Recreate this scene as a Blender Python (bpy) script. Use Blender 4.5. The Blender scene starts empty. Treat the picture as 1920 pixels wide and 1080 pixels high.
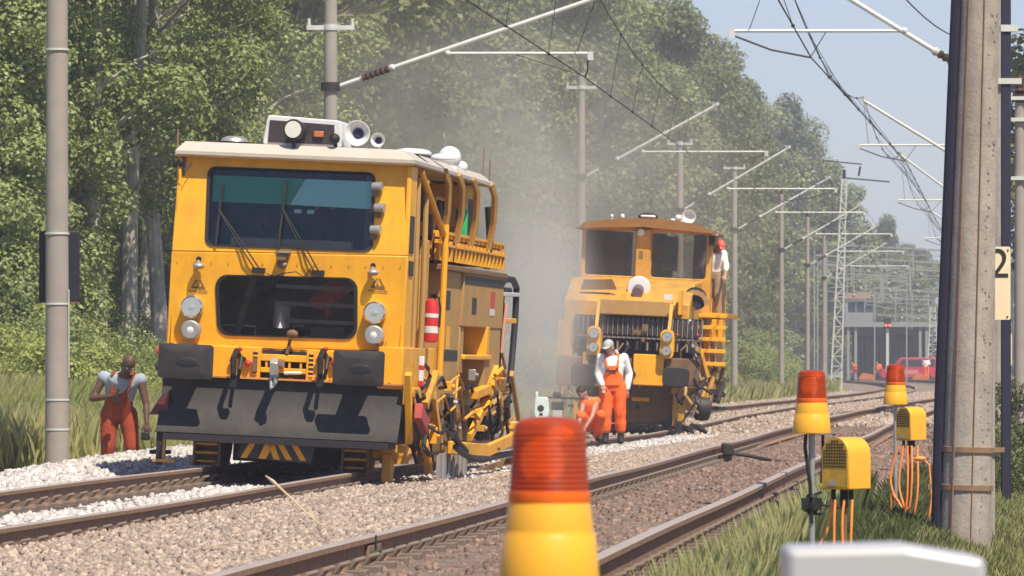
import bpy, bmesh, math, random
import numpy as np
from mathutils import Vector, Matrix, Euler
from mathutils.geometry import tessellate_polygon
R = math.radians
random.seed(7)
scene = bpy.context.scene
COL = scene.collection

# ------------------------------------------------------------------ camera, sky, sun, exposure
F = 10000.0            # focal length in photograph pixels (1920 wide)
HY = 690.0             # row of the horizon
ZC = 1.02              # eye height above the rail of the near track
cam_d = bpy.data.cameras.new('camera')
cam = bpy.data.objects.new('camera', cam_d); COL.objects.link(cam)
cam.location = (0, 0, ZC); cam.rotation_euler = (R(90), 0, 0)
cam_d.sensor_width = 36; cam_d.lens = 36 * F / 1920
cam_d.shift_y = (HY - 540) / 1920
cam_d.clip_start = 0.5; cam_d.clip_end = 6000
cam_d.dof.use_dof = True; cam_d.dof.focus_distance = 46; cam_d.dof.aperture_fstop = 16
scene.camera = cam

SUN_EL, SUN_AZ = 58.0, 29.0      # azimuth: degrees to the right of straight behind the camera
sdir = Vector((math.sin(R(SUN_AZ)) * math.cos(R(SUN_EL)), -math.cos(R(SUN_AZ)) * math.cos(R(SUN_EL)), math.sin(R(SUN_EL))))
world = bpy.data.worlds.new('World'); scene.world = world; world.use_nodes = True
wn = world.node_tree
sky = wn.nodes.new('ShaderNodeTexSky'); sky.sky_type = 'NISHITA'; sky.sun_disc = False
sky.sun_elevation = R(SUN_EL); sky.sun_rotation = R(180 - SUN_AZ)
sky.air_density = 1.0; sky.dust_density = .5; sky.ozone_density = 4.0; sky.altitude = 50
wn.nodes['Background'].inputs['Strength'].default_value = 0.12
tint = wn.nodes.new('ShaderNodeMix'); tint.data_type = 'RGBA'; tint.blend_type = 'MULTIPLY'; tint.inputs[0].default_value = 1; tint.inputs[7].default_value = (.74, .69, .78, 1)
wn.links.new(sky.outputs[0], tint.inputs[6]); wn.links.new(tint.outputs[2], wn.nodes['Background'].inputs['Color'])
sun_d = bpy.data.lights.new('sun', 'SUN'); sun_d.energy = 5.0; sun_d.angle = R(0.5); sun_d.color = (1.0, 0.90, 0.73)
sun = bpy.data.objects.new('sun', sun_d); COL.objects.link(sun)
sun.rotation_euler = sdir.to_track_quat('Z', 'Y').to_euler()
scene.view_settings.view_transform = 'Standard'; scene.view_settings.look = 'None'
scene.view_settings.exposure = 0.5; scene.view_settings.gamma = 1.0
scene.cycles.max_bounces = 8; scene.cycles.transparent_max_bounces = 16
scene.cycles.volume_bounces = 1; scene.cycles.volume_step_rate = 2.0; scene.cycles.volume_max_steps = 256

# ------------------------------------------------------------------ geometry of the place
def f1(D):             # lateral position of the near (left) track's centre at depth D
    t = min(1, max(0, (D - 90) / 140)); return -7.4 + .0945 * D + 1.9 * t * t * (3 - 2 * t) - max(0, D - 230) ** 2 / 5100
def zt(D):             # rail-top height: a mild dip around 100 m
    return -.13 * math.exp(-((D - 100) / 24) ** 2)
SP = 4.6               # track spacing
def pt(px, py, D):     # a pixel of the photograph at a chosen depth, as a world point
    return Vector(((px - 960) / F * D, D, ZC + (HY - py) / F * D))
GU = [(-60, 1.0), (-16, .85), (-12, .5), (-8, -.05), (-5.5, -.36), (-3.9, -.36), (-3.3, -.28), (-2.7, -.12), (-1.5, -.17), (1.4, -.17), (2.3, -.13),
      (3.2, -.07), (6.0, -.09), (6.5, -.16), (6.9, -.30), (7.4, -.48), (12, -.55), (60, -.45)]
_gu = np.array(GU)
def gz_np(u, D):
    z = np.interp(u, _gu[:, 0], _gu[:, 1])
    heap = .19 * np.exp(-((u + 2.35) / .42) ** 2) * (1 / (1 + np.exp(-(D - 53) / 2.2))) * (1 / (1 + np.exp((D - 92) / 4)))
    return z - .13 * np.exp(-((D - 100) / 24) ** 2) * np.exp(-(np.maximum(0, np.abs(u) - 2.2) / 1.5) ** 2) + heap
def gz(u, D): return float(gz_np(np.array([u], float), np.array([D], float))[0])
def ground_at(X, D): return gz(X - f1(D), D)
f1_np = np.vectorize(f1)

# ------------------------------------------------------------------ materials
def lin(h):
    h = h.lstrip('#'); c = [int(h[i:i + 2], 16) / 255 for i in (0, 2, 4)]
    return tuple((x / 12.92 if x <= .04045 else ((x + .055) / 1.055) ** 2.4) for x in c)
MATS = {}
def mat(name, col, rough=.6, metal=0, var=.18, scale=6, dirt=None, dirt_amt=0., dirt_scale=2.5, bump=0, bscale=60, emit=None, estr=0, spec=.5, trans=0, ior=1.45, coat=0, island=0, sub=None):
    """procedural surface: base colour broken by noise, worn by a dirt colour, optional bump"""
    m = bpy.data.materials.new(name); m.use_nodes = True; nt = m.node_tree; N = nt.nodes; L = nt.links
    b = N['Principled BSDF']; b.inputs['Roughness'].default_value = rough; b.inputs['Metallic'].default_value = metal
    b.inputs['Specular IOR Level'].default_value = spec; b.inputs['IOR'].default_value = ior
    b.inputs['Transmission Weight'].default_value = trans; b.inputs['Coat Weight'].default_value = coat
    tc = N.new('ShaderNodeTexCoord')
    n = N.new('ShaderNodeTexNoise'); n.inputs['Scale'].default_value = scale; n.inputs['Detail'].default_value = 8; n.inputs['Roughness'].default_value = .65
    L.new(tc.outputs['Object'], n.inputs['Vector'])
    mr = N.new('ShaderNodeMapRange'); mr.inputs[1].default_value = .25; mr.inputs[2].default_value = .75
    mr.inputs[3].default_value = 1 - var; mr.inputs[4].default_value = 1 + var
    L.new(n.outputs[0], mr.inputs[0])
    mul = N.new('ShaderNodeMix'); mul.data_type = 'RGBA'; mul.blend_type = 'MULTIPLY'; mul.inputs[0].default_value = 1
    mul.inputs[6].default_value = (*col, 1); L.new(mr.outputs[0], mul.inputs[7])
    out = mul.outputs[2]
    if island:
        g = N.new('ShaderNodeNewGeometry'); m2 = N.new('ShaderNodeMapRange')
        m2.inputs[3].default_value = 1 - island; m2.inputs[4].default_value = 1 + island
        L.new(g.outputs['Random Per Island'], m2.inputs[0])
        mm = N.new('ShaderNodeMix'); mm.data_type = 'RGBA'; mm.blend_type = 'MULTIPLY'; mm.inputs[0].default_value = 1
        L.new(out, mm.inputs[6]); L.new(m2.outputs[0], mm.inputs[7]); out = mm.outputs[2]
        if sub:   # second colour picked per island
            cr = N.new('ShaderNodeMath'); cr.operation = 'MULTIPLY'; cr.inputs[1].default_value = 7.31
            fr = N.new('ShaderNodeMath'); fr.operation = 'FRACT'
            L.new(g.outputs['Random Per Island'], cr.inputs[0]); L.new(cr.outputs[0], fr.inputs[0])
            pw = N.new('ShaderNodeMath'); pw.operation = 'POWER'; pw.inputs[1].default_value = 2.0; L.new(fr.outputs[0], pw.inputs[0])
            mx = N.new('ShaderNodeMix'); mx.data_type = 'RGBA'; L.new(pw.outputs[0], mx.inputs[0])
            L.new(out, mx.inputs[6]); mx.inputs[7].default_value = (*sub, 1); out = mx.outputs[2]
    if dirt:
        n2 = N.new('ShaderNodeTexNoise'); n2.inputs['Scale'].default_value = dirt_scale; n2.inputs['Detail'].default_value = 10; n2.inputs['Roughness'].default_value = .7
        mp = N.new('ShaderNodeMapping'); mp.inputs['Scale'].default_value = (1, 1, .35); L.new(tc.outputs['Object'], mp.inputs[0]); L.new(mp.outputs[0], n2.inputs['Vector'])
        m3 = N.new('ShaderNodeMapRange'); m3.inputs[1].default_value = .42; m3.inputs[2].default_value = .72; m3.inputs[4].default_value = dirt_amt
        L.new(n2.outputs[0], m3.inputs[0])
        mx = N.new('ShaderNodeMix'); mx.data_type = 'RGBA'; L.new(m3.outputs[0], mx.inputs[0]); L.new(out, mx.inputs[6]); mx.inputs[7].default_value = (*dirt, 1); out = mx.outputs[2]
    L.new(out, b.inputs['Base Color'])
    if bump:
        n4 = N.new('ShaderNodeTexNoise'); n4.inputs['Scale'].default_value = bscale; n4.inputs['Detail'].default_value = 5
        L.new(tc.outputs['Object'], n4.inputs['Vector'])
        bp = N.new('ShaderNodeBump'); bp.inputs['Strength'].default_value = bump; bp.inputs['Distance'].default_value = .02
        L.new(n4.outputs[0], bp.inputs['Height']); L.new(bp.outputs[0], b.inputs['Normal'])
    if emit:
        b.inputs['Emission Color'].default_value = (*emit, 1); b.inputs['Emission Strength'].default_value = estr
    MATS[name] = m
    return m
def leafmat(name, col, col2, var=.35, trans=.35):
    m = bpy.data.materials.new(name); m.use_nodes = True; nt = m.node_tree; N = nt.nodes; L = nt.links
    N.remove(N['Principled BSDF']); o = N['Material Output']
    g = N.new('ShaderNodeNewGeometry'); oi = N.new('ShaderNodeObjectInfo')
    mx = N.new('ShaderNodeMix'); mx.data_type = 'RGBA'; mx.inputs[6].default_value = (*col, 1); mx.inputs[7].default_value = (*col2, 1)
    L.new(g.outputs['Random Per Island'], mx.inputs[0])
    mr = N.new('ShaderNodeMapRange'); mr.inputs[3].default_value = 1 - var; mr.inputs[4].default_value = 1 + var; L.new(oi.outputs['Random'], mr.inputs[0])
    mul = N.new('ShaderNodeMix'); mul.data_type = 'RGBA'; mul.blend_type = 'MULTIPLY'; mul.inputs[0].default_value = 1
    L.new(mx.outputs[2], mul.inputs[6]); L.new(mr.outputs[0], mul.inputs[7])
    d = N.new('ShaderNodeBsdfPrincipled'); d.inputs['Roughness'].default_value = .5; d.inputs['Specular IOR Level'].default_value = .35
    t = N.new('ShaderNodeBsdfTranslucent'); ms = N.new('ShaderNodeMixShader'); ms.inputs[0].default_value = trans
    L.new(mul.outputs[2], d.inputs['Base Color']); L.new(mul.outputs[2], t.inputs['Color'])
    L.new(d.outputs[0], ms.inputs[1]); L.new(t.outputs[0], ms.inputs[2]); L.new(ms.outputs[0], o.inputs['Surface'])
    MATS[name] = m
    return m
def glassmat(name, tint, refl=.08, rough=.02, opac=0, dust=(.3, .28, .25)):
    m = bpy.data.materials.new(name); m.use_nodes = True; nt = m.node_tree; N = nt.nodes; L = nt.links
    N.remove(N['Principled BSDF']); o = N['Material Output']
    t = N.new('ShaderNodeBsdfTransparent'); t.inputs[0].default_value = (*tint, 1)
    g = N.new('ShaderNodeBsdfGlossy'); g.inputs['Roughness'].default_value = rough
    fr = N.new('ShaderNodeFresnel'); fr.inputs[0].default_value = 1.5
    ad = N.new('ShaderNodeMath'); ad.operation = 'ADD'; ad.inputs[1].default_value = refl; L.new(fr.outputs[0], ad.inputs[0])
    ms = N.new('ShaderNodeMixShader'); L.new(ad.outputs[0], ms.inputs[0]); L.new(t.outputs[0], ms.inputs[1]); L.new(g.outputs[0], ms.inputs[2])
    df = N.new('ShaderNodeBsdfDiffuse'); df.inputs[0].default_value = (*dust, 1)
    m2 = N.new('ShaderNodeMixShader'); m2.inputs[0].default_value = opac; L.new(ms.outputs[0], m2.inputs[1]); L.new(df.outputs[0], m2.inputs[2])
    L.new(m2.outputs[0], o.inputs['Surface']); MATS[name] = m
    return m

YEL = mat('yellow paint', (.86, .40, .016), .42, var=.08, scale=3, dirt=(.36, .18, .045), dirt_amt=.45, dirt_scale=3.5, spec=.35)
YEL2 = mat('dirty yellow paint', (.62, .31, .03), .55, var=.12, scale=5, dirt=(.20, .13, .07), dirt_amt=.75, dirt_scale=4)
TAN = mat('dusty ochre paint', (.44, .25, .07), .7, var=.08, scale=4, dirt=(.27, .18, .10), dirt_amt=.6, dirt_scale=3)
BROWN = mat('dusty brown steel', (.16, .085, .035), .75, var=.25, dirt=(.30, .21, .13), dirt_amt=.5)
CREAM = mat('cream roof paint', (.47, .42, .355), .5, var=.06, dirt=(.35, .3, .25), dirt_amt=.3)
WHITE = mat('white paint', (.66, .66, .66), .4, var=.04, dirt=(.45, .42, .36), dirt_amt=.2)
DGREY = mat('dark grey rubbed steel', (.021, .019, .019), .6, var=.35, scale=14, dirt=(.06, .048, .042), dirt_amt=.5, dirt_scale=5, bump=.15, bscale=120)
BLACK = mat('black rubber', (.012, .012, .014), .6, var=.2)
DARK = mat('dark interior', (.018, .016, .022), .8, var=.3)
STEEL = mat('galvanised steel', (.42, .42, .40), .45, metal=.55, var=.15, dirt=(.2, .16, .12), dirt_amt=.4)
CHROME = mat('chrome', (.75, .75, .74), .15, metal=1, var=.03)
LENS = mat('headlamp lens', (.55, .60, .58), .08, metal=.6, var=.1, coat=1)
WLENS = mat('white lamp lens', (.72, .70, .62), .25, var=.05, coat=.6)
RED = mat('red paint', (.55, .03, .025), .35, var=.1)
ORANGE = mat('orange marker', (.50, .15, .05), .4, var=.1)
GREEN = mat('green bottle', (.02, .35, .10), .3, var=.1)
RUST = mat('rusty steel', (.22, .13, .08), .85, var=.3, scale=20, dirt=(.31, .19, .115), dirt_amt=.6, dirt_scale=9)
RAILTOP = mat('worn rail head', (.36, .30, .26), .5, metal=.1, var=.15)
TANCLOTH = mat('tan work trousers', (.30, .21, .13), .9)
GLASS = glassmat('tinted cab glass', (.80, .90, .92), -.01)
GLASS2 = glassmat('dusty cab glass', (.72, .70, .66), -.01, opac=.05)
GLASSLOW = glassmat('dark lower glass', (.72, .70, .72), -.025)
CONC = mat('weathered concrete', (.35, .305, .265), .9, var=.22, scale=7, dirt=(.16, .125, .10), dirt_amt=.65, dirt_scale=4, bump=.25, bscale=40)
CONCL = mat('pale concrete', (.31, .275, .245), .9, var=.12, scale=3, dirt=(.2, .17, .14), dirt_amt=.4, bump=.15)
GALV = mat('pale galvanised tube', (.56, .57, .54), .5, metal=.2, var=.1)
INSUL = mat('brown insulator', (.06, .028, .02), .3, var=.1)
WIRE = mat('dark wire', (.035, .028, .035), .6, metal=.3)
SKIN = mat('tanned skin', (.42, .21, .13), .55, var=.08)
SKIND = mat('shade toned dark tanned skin', (.11, .055, .038), .55, var=.1)  # dark skin, darkened further so the stooping worker looks shaded
HIVIS = mat('orange work cloth', (.90, .14, .015), .8, var=.12, scale=9)
HIVIS_SHADE = mat('shade darkened faded orange cloth', (.30, .045, .014), .85, var=.15, scale=9)  # orange cloth with the stooping worker's shade put into its colour
SHIRT = mat('white shirt cloth', (.78, .76, .76), .9, var=.06)
SHIRTB = mat('shade darkened blue shirt cloth', (.30, .35, .42), .9, var=.08)  # shirt colour lowered to paint in shade on the stooping worker
BOOT = mat('black boot leather', (.02, .02, .025), .6)
HAIR = mat('dark hair', (.025, .018, .015), .7)
STRIPE = mat('pale reflective strip', (.65, .62, .50), .5)
SIGNC = mat('cream sign enamel', (.80, .62, .40), .5, var=.04, dirt=(.5, .35, .2), dirt_amt=.3)
BEACY = mat('yellow beacon plastic', (.80, .40, .022), .42, var=.05, scale=8, dirt=(.55, .27, .05), dirt_amt=.4, dirt_scale=9)
ORCABLE = mat('orange cable sheath', (.85, .27, .06), .5, var=.1)
BARK = mat('pale bark', (.52, .48, .40), .9, var=.3, scale=5, dirt=(.08, .07, .06), dirt_amt=.85, dirt_scale=2.2, bump=.4, bscale=12)
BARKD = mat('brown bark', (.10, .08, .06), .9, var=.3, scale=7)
STONE = mat('old ballast stone', (.385, .30, .24), .9, var=.12, scale=30, island=.30, sub=(.21, .165, .135))
STONEB = mat('brown ballast stone', (.225, .15, .115), .9, var=.15, scale=30, island=.35, sub=(.12, .08, .065))
STONEW = mat('fresh pale ballast stone', (.50, .48, .46), .9, var=.1, scale=30, island=.25, sub=(.42, .38, .36))
BEDT = mat('old ballast bed', (.22, .165, .13), .95, var=.45, scale=14, bump=.9, bscale=25)
BEDB = mat('brown ballast bed', (.19, .14, .11), .95, var=.45, scale=16, dirt=(.09, .06, .045), dirt_amt=.8, bump=.9, bscale=25)
SLEEP = mat('grey sleeper concrete', (.17, .13, .105), .9, var=.2, dirt=(.15, .1, .07), dirt_amt=.6)
GROUND = mat('summer turf soil', (.20, .20, .07), .95, var=.5, scale=1.3, dirt=(.20, .17, .08), dirt_amt=.9, dirt_scale=.5, bump=.6, bscale=8)
LEAF = leafmat('sunlit poplar leaves', (.35, .39, .14), (.18, .23, .07), .15)
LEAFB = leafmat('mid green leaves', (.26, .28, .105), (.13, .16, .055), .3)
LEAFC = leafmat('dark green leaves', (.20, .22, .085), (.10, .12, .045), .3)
LEAFY = leafmat('yellow green shrub leaves', (.36, .38, .10), (.21, .25, .06), .2)
GRASSG = leafmat('green grass blades', (.06, .09, .025), (.15, .16, .065), .1, .3)
GRASSY = leafmat('dry grass blades', (.58, .51, .24), (.34, .37, .13), .1, .45)

# ------------------------------------------------------------------ mesh builder
class MB:
    def __init__(s): s.v = []; s.f = []; s.mi = []; s.g = []
    def add(s, vs, fs, m=0):
        o = len(s.v); s.v += [tuple(p) for p in vs]
        k = len(s.f)
        for f in fs: s.f.append([i + o for i in f]); s.mi.append(m)
        s.g.append((o, len(s.v), k, len(s.f)))
        return s
    def box(s, x0, x1, y0, y1, z0, z1, m=0):
        v = [(x, y, z) for x in (x0, x1) for y in (y0, y1) for z in (z0, z1)]
        return s.add(v, [(0, 1, 3, 2), (4, 6, 7, 5), (0, 4, 5, 1), (2, 3, 7, 6), (0, 2, 6, 4), (1, 5, 7, 3)], m)
    def bar(s, a, b, w, h, m=0, up=(0, 0, 1)):       # rectangular bar from a to b
        a, b = Vector(a), Vector(b); d = (b - a).normalized(); u = Vector(up)
        if abs(d.dot(u)) > .98: u = Vector((0, 1, 0))
        x = d.cross(u).normalized() * w / 2; y = x.normalized().cross(d) * h / 2
        v = [p + i * x + j * y for p in (a, b) for (i, j) in ((-1, -1), (1, -1), (1, 1), (-1, 1))]
        return s.add(v, [(3, 2, 1, 0), (4, 5, 6, 7), (0, 1, 5, 4), (1, 2, 6, 5), (2, 3, 7, 6), (3, 0, 4, 7)], m)
    def cyl(s, a, b, r0, r1=None, n=14, m=0):
        return s.tube([a, b], [r0, r0 if r1 is None else r1], n, m)
    def tube(s, pts, r, n=8, m=0):
        pts = [Vector(p) for p in pts]; k = len(pts); rr = r if isinstance(r, (list, tuple)) else [r] * k
        vs = []; ref = None
        for i, p in enumerate(pts):
            d = (pts[min(i + 1, k - 1)] - pts[max(i - 1, 0)]).normalized()
            if ref is None:
                ref = Vector((0, 0, 1)) if abs(d.z) < .9 else Vector((1, 0, 0))
            x = d.cross(ref).normalized(); y = x.cross(d).normalized(); ref = y
            for j in range(n):
                a = 2 * math.pi * j / n; vs.append(p + rr[i] * (math.cos(a) * x + math.sin(a) * y))
        fs = [(i * n + j, i * n + (j + 1) % n, (i + 1) * n + (j + 1) % n, (i + 1) * n + j) for i in range(k - 1) for j in range(n)]
        fs += [tuple(range(n - 1, -1, -1)), tuple(range((k - 1) * n, k * n))]
        return s.add(vs, fs, m)
    def lathe(s, prof, o=(0, 0, 0), ax=(0, 0, 1), n=24, m=0):
        o = Vector(o); q = Vector((0, 0, 1)).rotation_difference(Vector(ax).normalized())
        vs = [o + q @ Vector((r * math.cos(2 * math.pi * j / n), r * math.sin(2 * math.pi * j / n), h)) for r, h in prof for j in range(n)]
        fs = [(i * n + j, i * n + (j + 1) % n, (i + 1) * n + (j + 1) % n, (i + 1) * n + j) for i in range(len(prof) - 1) for j in range(n)]
        fs += [tuple(range(n - 1, -1, -1)), tuple(range((len(prof) - 1) * n, len(prof) * n))]
        return s.add(vs, fs, m)
    def sphere(s, c, r, n=14, k=9, m=0, rot=None):
        r = (r, r, r) if not isinstance(r, (tuple, list)) else r; c = Vector(c); vs = []
        for i in range(k + 1):
            t = math.pi * (i + .02) / (k + .04)
            for j in range(n):
                a = 2 * math.pi * j / n
                p = Vector((r[0] * math.sin(t) * math.cos(a), r[1] * math.sin(t) * math.sin(a), r[2] * math.cos(t)))
                vs.append(c + (rot @ p if rot else p))
        fs = [(i * n + j, (i + 1) * n + j, (i + 1) * n + (j + 1) % n, i * n + (j + 1) % n) for i in range(k) for j in range(n)]
        fs += [tuple(range(n)), tuple(range((k + 1) * n - 1, k * n - 1, -1))]
        return s.add(vs, fs, m)
    def prism(s, out, a0, a1, axis='y', m=0):
        n = len(out)
        def P(p, a): return {'y': (p[0], a, p[1]), 'x': (a, p[0], p[1]), 'z': (p[0], p[1], a)}[axis]
        vs = [P(p, a0) for p in out] + [P(p, a1) for p in out]
        fs = [(i, (i + 1) % n, n + (i + 1) % n, n + i) for i in range(n)] + [tuple(range(n - 1, -1, -1)), tuple(range(n, 2 * n))]
        return s.add(vs, fs, m)
    def plate(s, outer, holes, y0, y1, m=0, shear=None):     # sheet in the x-z plane with openings
        loops = [outer] + holes; flat = [p for l in loops for p in l]
        tri = tessellate_polygon([[Vector((p[0], p[1], 0)) for p in l] for l in loops]); n = len(flat)
        sh = shear or (lambda z: 0)
        vs = [(p[0], y0 + sh(p[1]), p[1]) for p in flat] + [(p[0], y1 + sh(p[1]), p[1]) for p in flat]
        fs = [tuple(t) for t in tri] + [tuple(i + n for i in reversed(t)) for t in tri]; o = 0
        for l in loops:
            k = len(l); fs += [(o + i, o + (i + 1) % k, n + o + (i + 1) % k, n + o + i) for i in range(k)]; o += k
        return s.add(vs, fs, m)
    def build(s, name, mats, parent=None, bevel=0, smooth=30, loc=None):
        me = bpy.data.meshes.new(name); me.from_pydata(s.v, [], s.f)
        for x in (mats if isinstance(mats, (list, tuple)) else [mats]): me.materials.append(x)
        if len(me.materials) > 1: me.polygons.foreach_set('material_index', s.mi)
        bm = bmesh.new(); bm.from_mesh(me); bmesh.ops.recalc_face_normals(bm, faces=bm.faces); bm.to_mesh(me); bm.free()
        if smooth:
            me.polygons.foreach_set('use_smooth', [True] * len(me.polygons)); me.set_sharp_from_angle(angle=R(smooth))
        o = bpy.data.objects.new(name, me); COL.objects.link(o)
        if parent: o.parent = parent
        if loc is not None: o.location = loc
        if bevel:
            b = o.modifiers.new('bevel', 'BEVEL'); b.width = bevel; b.segments = 2; b.limit_method = 'ANGLE'; b.angle_limit = R(40)
        return o
def each(mb, name, m, parent=None, bevel=0, smooth=30):     # every primitive of the builder its own object
    ms = m if isinstance(m, (list, tuple)) else [m]; out = []
    for (v0, v1, f0, f1_) in mb.g:
        b = MB(); b.v = mb.v[v0:v1]; b.f = [[i - v0 for i in f] for f in mb.f[f0:f1_]]; b.mi = [0] * len(b.f)
        out.append(b.build(name, ms[mb.mi[f0]], parent, bevel, smooth))
    return out
def rnd(pts, r, n=5):          # polygon with rounded corners
    out = []; k = len(pts)
    for i in range(k):
        p = Vector(pts[i]); a = Vector(pts[i - 1]) - p; b = Vector(pts[(i + 1) % k]) - p
        ang = a.angle(b); t = min(r / math.tan(ang / 2), a.length * .45, b.length * .45); rr = t * math.tan(ang / 2)
        c = p + (a.normalized() + b.normalized()).normalized() * (rr / math.sin(ang / 2))
        s0 = p + a.normalized() * t - c; s1 = p + b.normalized() * t - c
        a0 = math.atan2(s0.y, s0.x); d = math.atan2(s1.y, s1.x) - a0
        while d > math.pi: d -= 2 * math.pi
        while d < -math.pi: d += 2 * math.pi
        out += [(c.x + rr * math.cos(a0 + d * j / n), c.y + rr * math.sin(a0 + d * j / n)) for j in range(n + 1)]
    return out
def rect(x0, x1, z0, z1): return [(x0, z0), (x1, z0), (x1, z1), (x0, z1)]
def tag(o, label=None, cat=None, group=None, kind=None):
    for k, v in (('label', label), ('category', cat), ('group', group), ('kind', kind)):
        if v: o[k] = v
    return o
def thing(name, label, cat, loc=(0, 0, 0), rot=(0, 0, 0), group=None):
    o = bpy.data.objects.new(name, None); COL.objects.link(o); o.empty_display_size = .2
    o.location = loc; o.rotation_euler = rot; return tag(o, label, cat, group)
def copy_tree(root):
    c = root.copy(); COL.objects.link(c)
    for ch in root.children:
        d = ch.copy(); COL.objects.link(d); d.parent = c
        for g in ch.children:
            e = g.copy(); COL.objects.link(e); e.parent = d
    return c
def npmesh(name, verts, faces, material, parent=None, smooth=False):
    k = faces.shape[1]; me = bpy.data.meshes.new(name)
    me.vertices.add(len(verts)); me.vertices.foreach_set('co', verts.astype(np.float32).ravel())
    me.loops.add(faces.size); me.loops.foreach_set('vertex_index', faces.astype(np.int32).ravel())
    me.polygons.add(len(faces)); me.polygons.foreach_set('loop_start', np.arange(0, faces.size, k, dtype=np.int32))
    me.update(calc_edges=True); me.materials.append(material)
    if smooth: me.polygons.foreach_set('use_smooth', [True] * len(faces))
    o = bpy.data.objects.new(name, me); COL.objects.link(o)
    if parent: o.parent = parent
    return o

# ------------------------------------------------------------------ ground, ballast, tracks
def strip(name, us, Ds, zfun, material):
    U, DD = np.meshgrid(np.array(us), np.array(Ds)); X = U + f1_np(DD); Z = zfun(U, DD)
    v = np.stack([X, DD, Z], -1).reshape(-1, 3); n = len(us)
    i = np.arange(len(Ds) - 1)[:, None] * n + np.arange(n - 1)[None, :]
    f = np.stack([i, i + 1, i + n + 1, i + n], -1).reshape(-1, 4)
    return tag(npmesh(name, v, f, material, smooth=True), kind='structure')
rng = np.random.default_rng(5)
Dl = list(np.arange(-20, 120, 1.0)) + list(np.arange(120, 700, 6.0)) + [800, 1000, 1400, 2000, 3000, 4500]
def zg(U, D):
    b = np.clip((3.6 - np.abs(U - 1.7) + 1.0) / .8, 0, 1)
    und = .06 * np.sin(U * .9 + D * .21) * np.sin(D * .13) * np.clip((np.abs(U - 1.7) - 5.5) / 2, 0, 1)
    return gz_np(U, D) - .14 * b + und
strip('ground', [-3000, -1200, -500, -200, -90, -50, -30, -22, -18] + list(np.arange(-15, 16, .5)) + [18, 22, 30, 50, 90, 200, 500, 1200, 3000], Dl, zg, GROUND)
Db = list(np.arange(5, 130, .5)) + list(np.arange(130, 520, 5))
strip('ballast_bed', list(np.arange(-3.2, 2.71, .15)), Db, gz_np, BEDT)
strip('ballast_bed', list(np.arange(2.7, 6.9, .15)), Db, gz_np, BEDB)

_c = np.array([[x, y, z] for x in (-1, 1) for y in (-1, 1) for z in (-1, 1)], float)
_cf = np.array([(0, 1, 3, 2), (4, 6, 7, 5), (0, 4, 5, 1), (2, 3, 7, 6), (0, 2, 6, 4), (1, 5, 7, 3)])
def randrot(n):
    q = rng.normal(size=(n, 4)); q /= np.linalg.norm(q, axis=1)[:, None]; w, x, y, z = q.T
    return np.stack([np.stack([1 - 2 * (y * y + z * z), 2 * (x * y - z * w), 2 * (x * z + y * w)], -1),
                     np.stack([2 * (x * y + z * w), 1 - 2 * (x * x + z * z), 2 * (y * z - x * w)], -1),
                     np.stack([2 * (x * z - y * w), 2 * (y * z + x * w), 1 - 2 * (x * x + y * y)], -1)], 1)
def stones(name, label, u0, u1, D0, D1, dens, size, material, lift=0., skip=()):
    n = int((u1 - u0) * (D1 - D0) * dens); U = rng.uniform(u0, u1, n); D = rng.uniform(D0, D1, n)
    ok = np.ones(n, bool)
    for a, b in skip: ok &= ~((U > a) & (U < b))
    U, D = U[ok], D[ok]; n = len(U)
    s = size * rng.uniform(.55, 1.5, n) * .5
    P = np.stack([U + f1_np(D), D, gz_np(U, D) + lift + s * rng.uniform(-.3, .9, n)], -1)
    base = _c[None] * rng.uniform(.45, 1.05, (n, 8, 3))
    V = np.einsum('nij,nkj->nki', randrot(n), base * s[:, None, None]) + P[:, None, :]
    Fc = (_cf[None] + (np.arange(n) * 8)[:, None, None]).reshape(-1, 4)
    return tag(npmesh(name, V.reshape(-1, 3), Fc, material), label, 'ballast', kind='stuff')
GAP = [(-.84, -.66), (.66, .84), (SP - .84, SP - .66), (SP + .66, SP + .84)]
stones('old_ballast_stones', 'tan pink ballast stones between the two tracks', .86, 3.5, 19, 100, 500, .037, STONE)
stones('far_ballast_stones', 'pale tan ballast along the distant part of both tracks', -2.6, 7.0, 100, 250, 55, .075, STONE, 0., GAP)
stones('brown_ballast_stones', 'brown dusty ballast stones in the right track', 3.3, 6.7, 15, 100, 170, .036, STONEB, -.02, GAP)
stones('fresh_ballast_stones', 'heap of fresh white ballast left of the left track', -3.3, -.9, 38, 80, 430, .055, STONEW)
stones('white_ballast_stones', 'fresh white ballast inside the left track', -.66, .66, 24, 54.3, 330, .05, STONEW, -.035)
stones('spilled_ballast_stones', 'fresh white ballast spilled along the near rail beside the machines', .86, 1.75, 55.5, 110, 110, .045, STONEW, .01)
RP = [(-.07, -.172), (.07, -.172), (.07, -.160), (.012, -.142), (.010, -.045), (.036, -.034), (.036, -.006), (.028, 0), (-.028, 0), (-.036, -.006), (-.036, -.034), (-.010, -.045), (-.012, -.142), (-.07, -.160)]
def rail(parent, u, zoff, D0=3, D1=520):
    Ds = list(np.arange(D0, 130, 2.0)) + list(np.arange(130, D1, 6)); mb = MB(); k = len(RP)
    vs = [(f1(D) + u + a, D, zt(D) * (1 if u < 2 else 0) + zoff + b + .006 * math.sin(D * .35 + u * 3)) for D in Ds for a, b in RP]
    for i in range(len(Ds) - 1):
        for j in range(k):
            mb.f.append([i * k + j, i * k + (j + 1) % k, (i + 1) * k + (j + 1) % k, (i + 1) * k + j]); mb.mi.append(1 if j in (6, 7, 8) else 0)
    mb.v = vs
    return mb.build('rail', [RUST, RAILTOP], parent, smooth=0)
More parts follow.
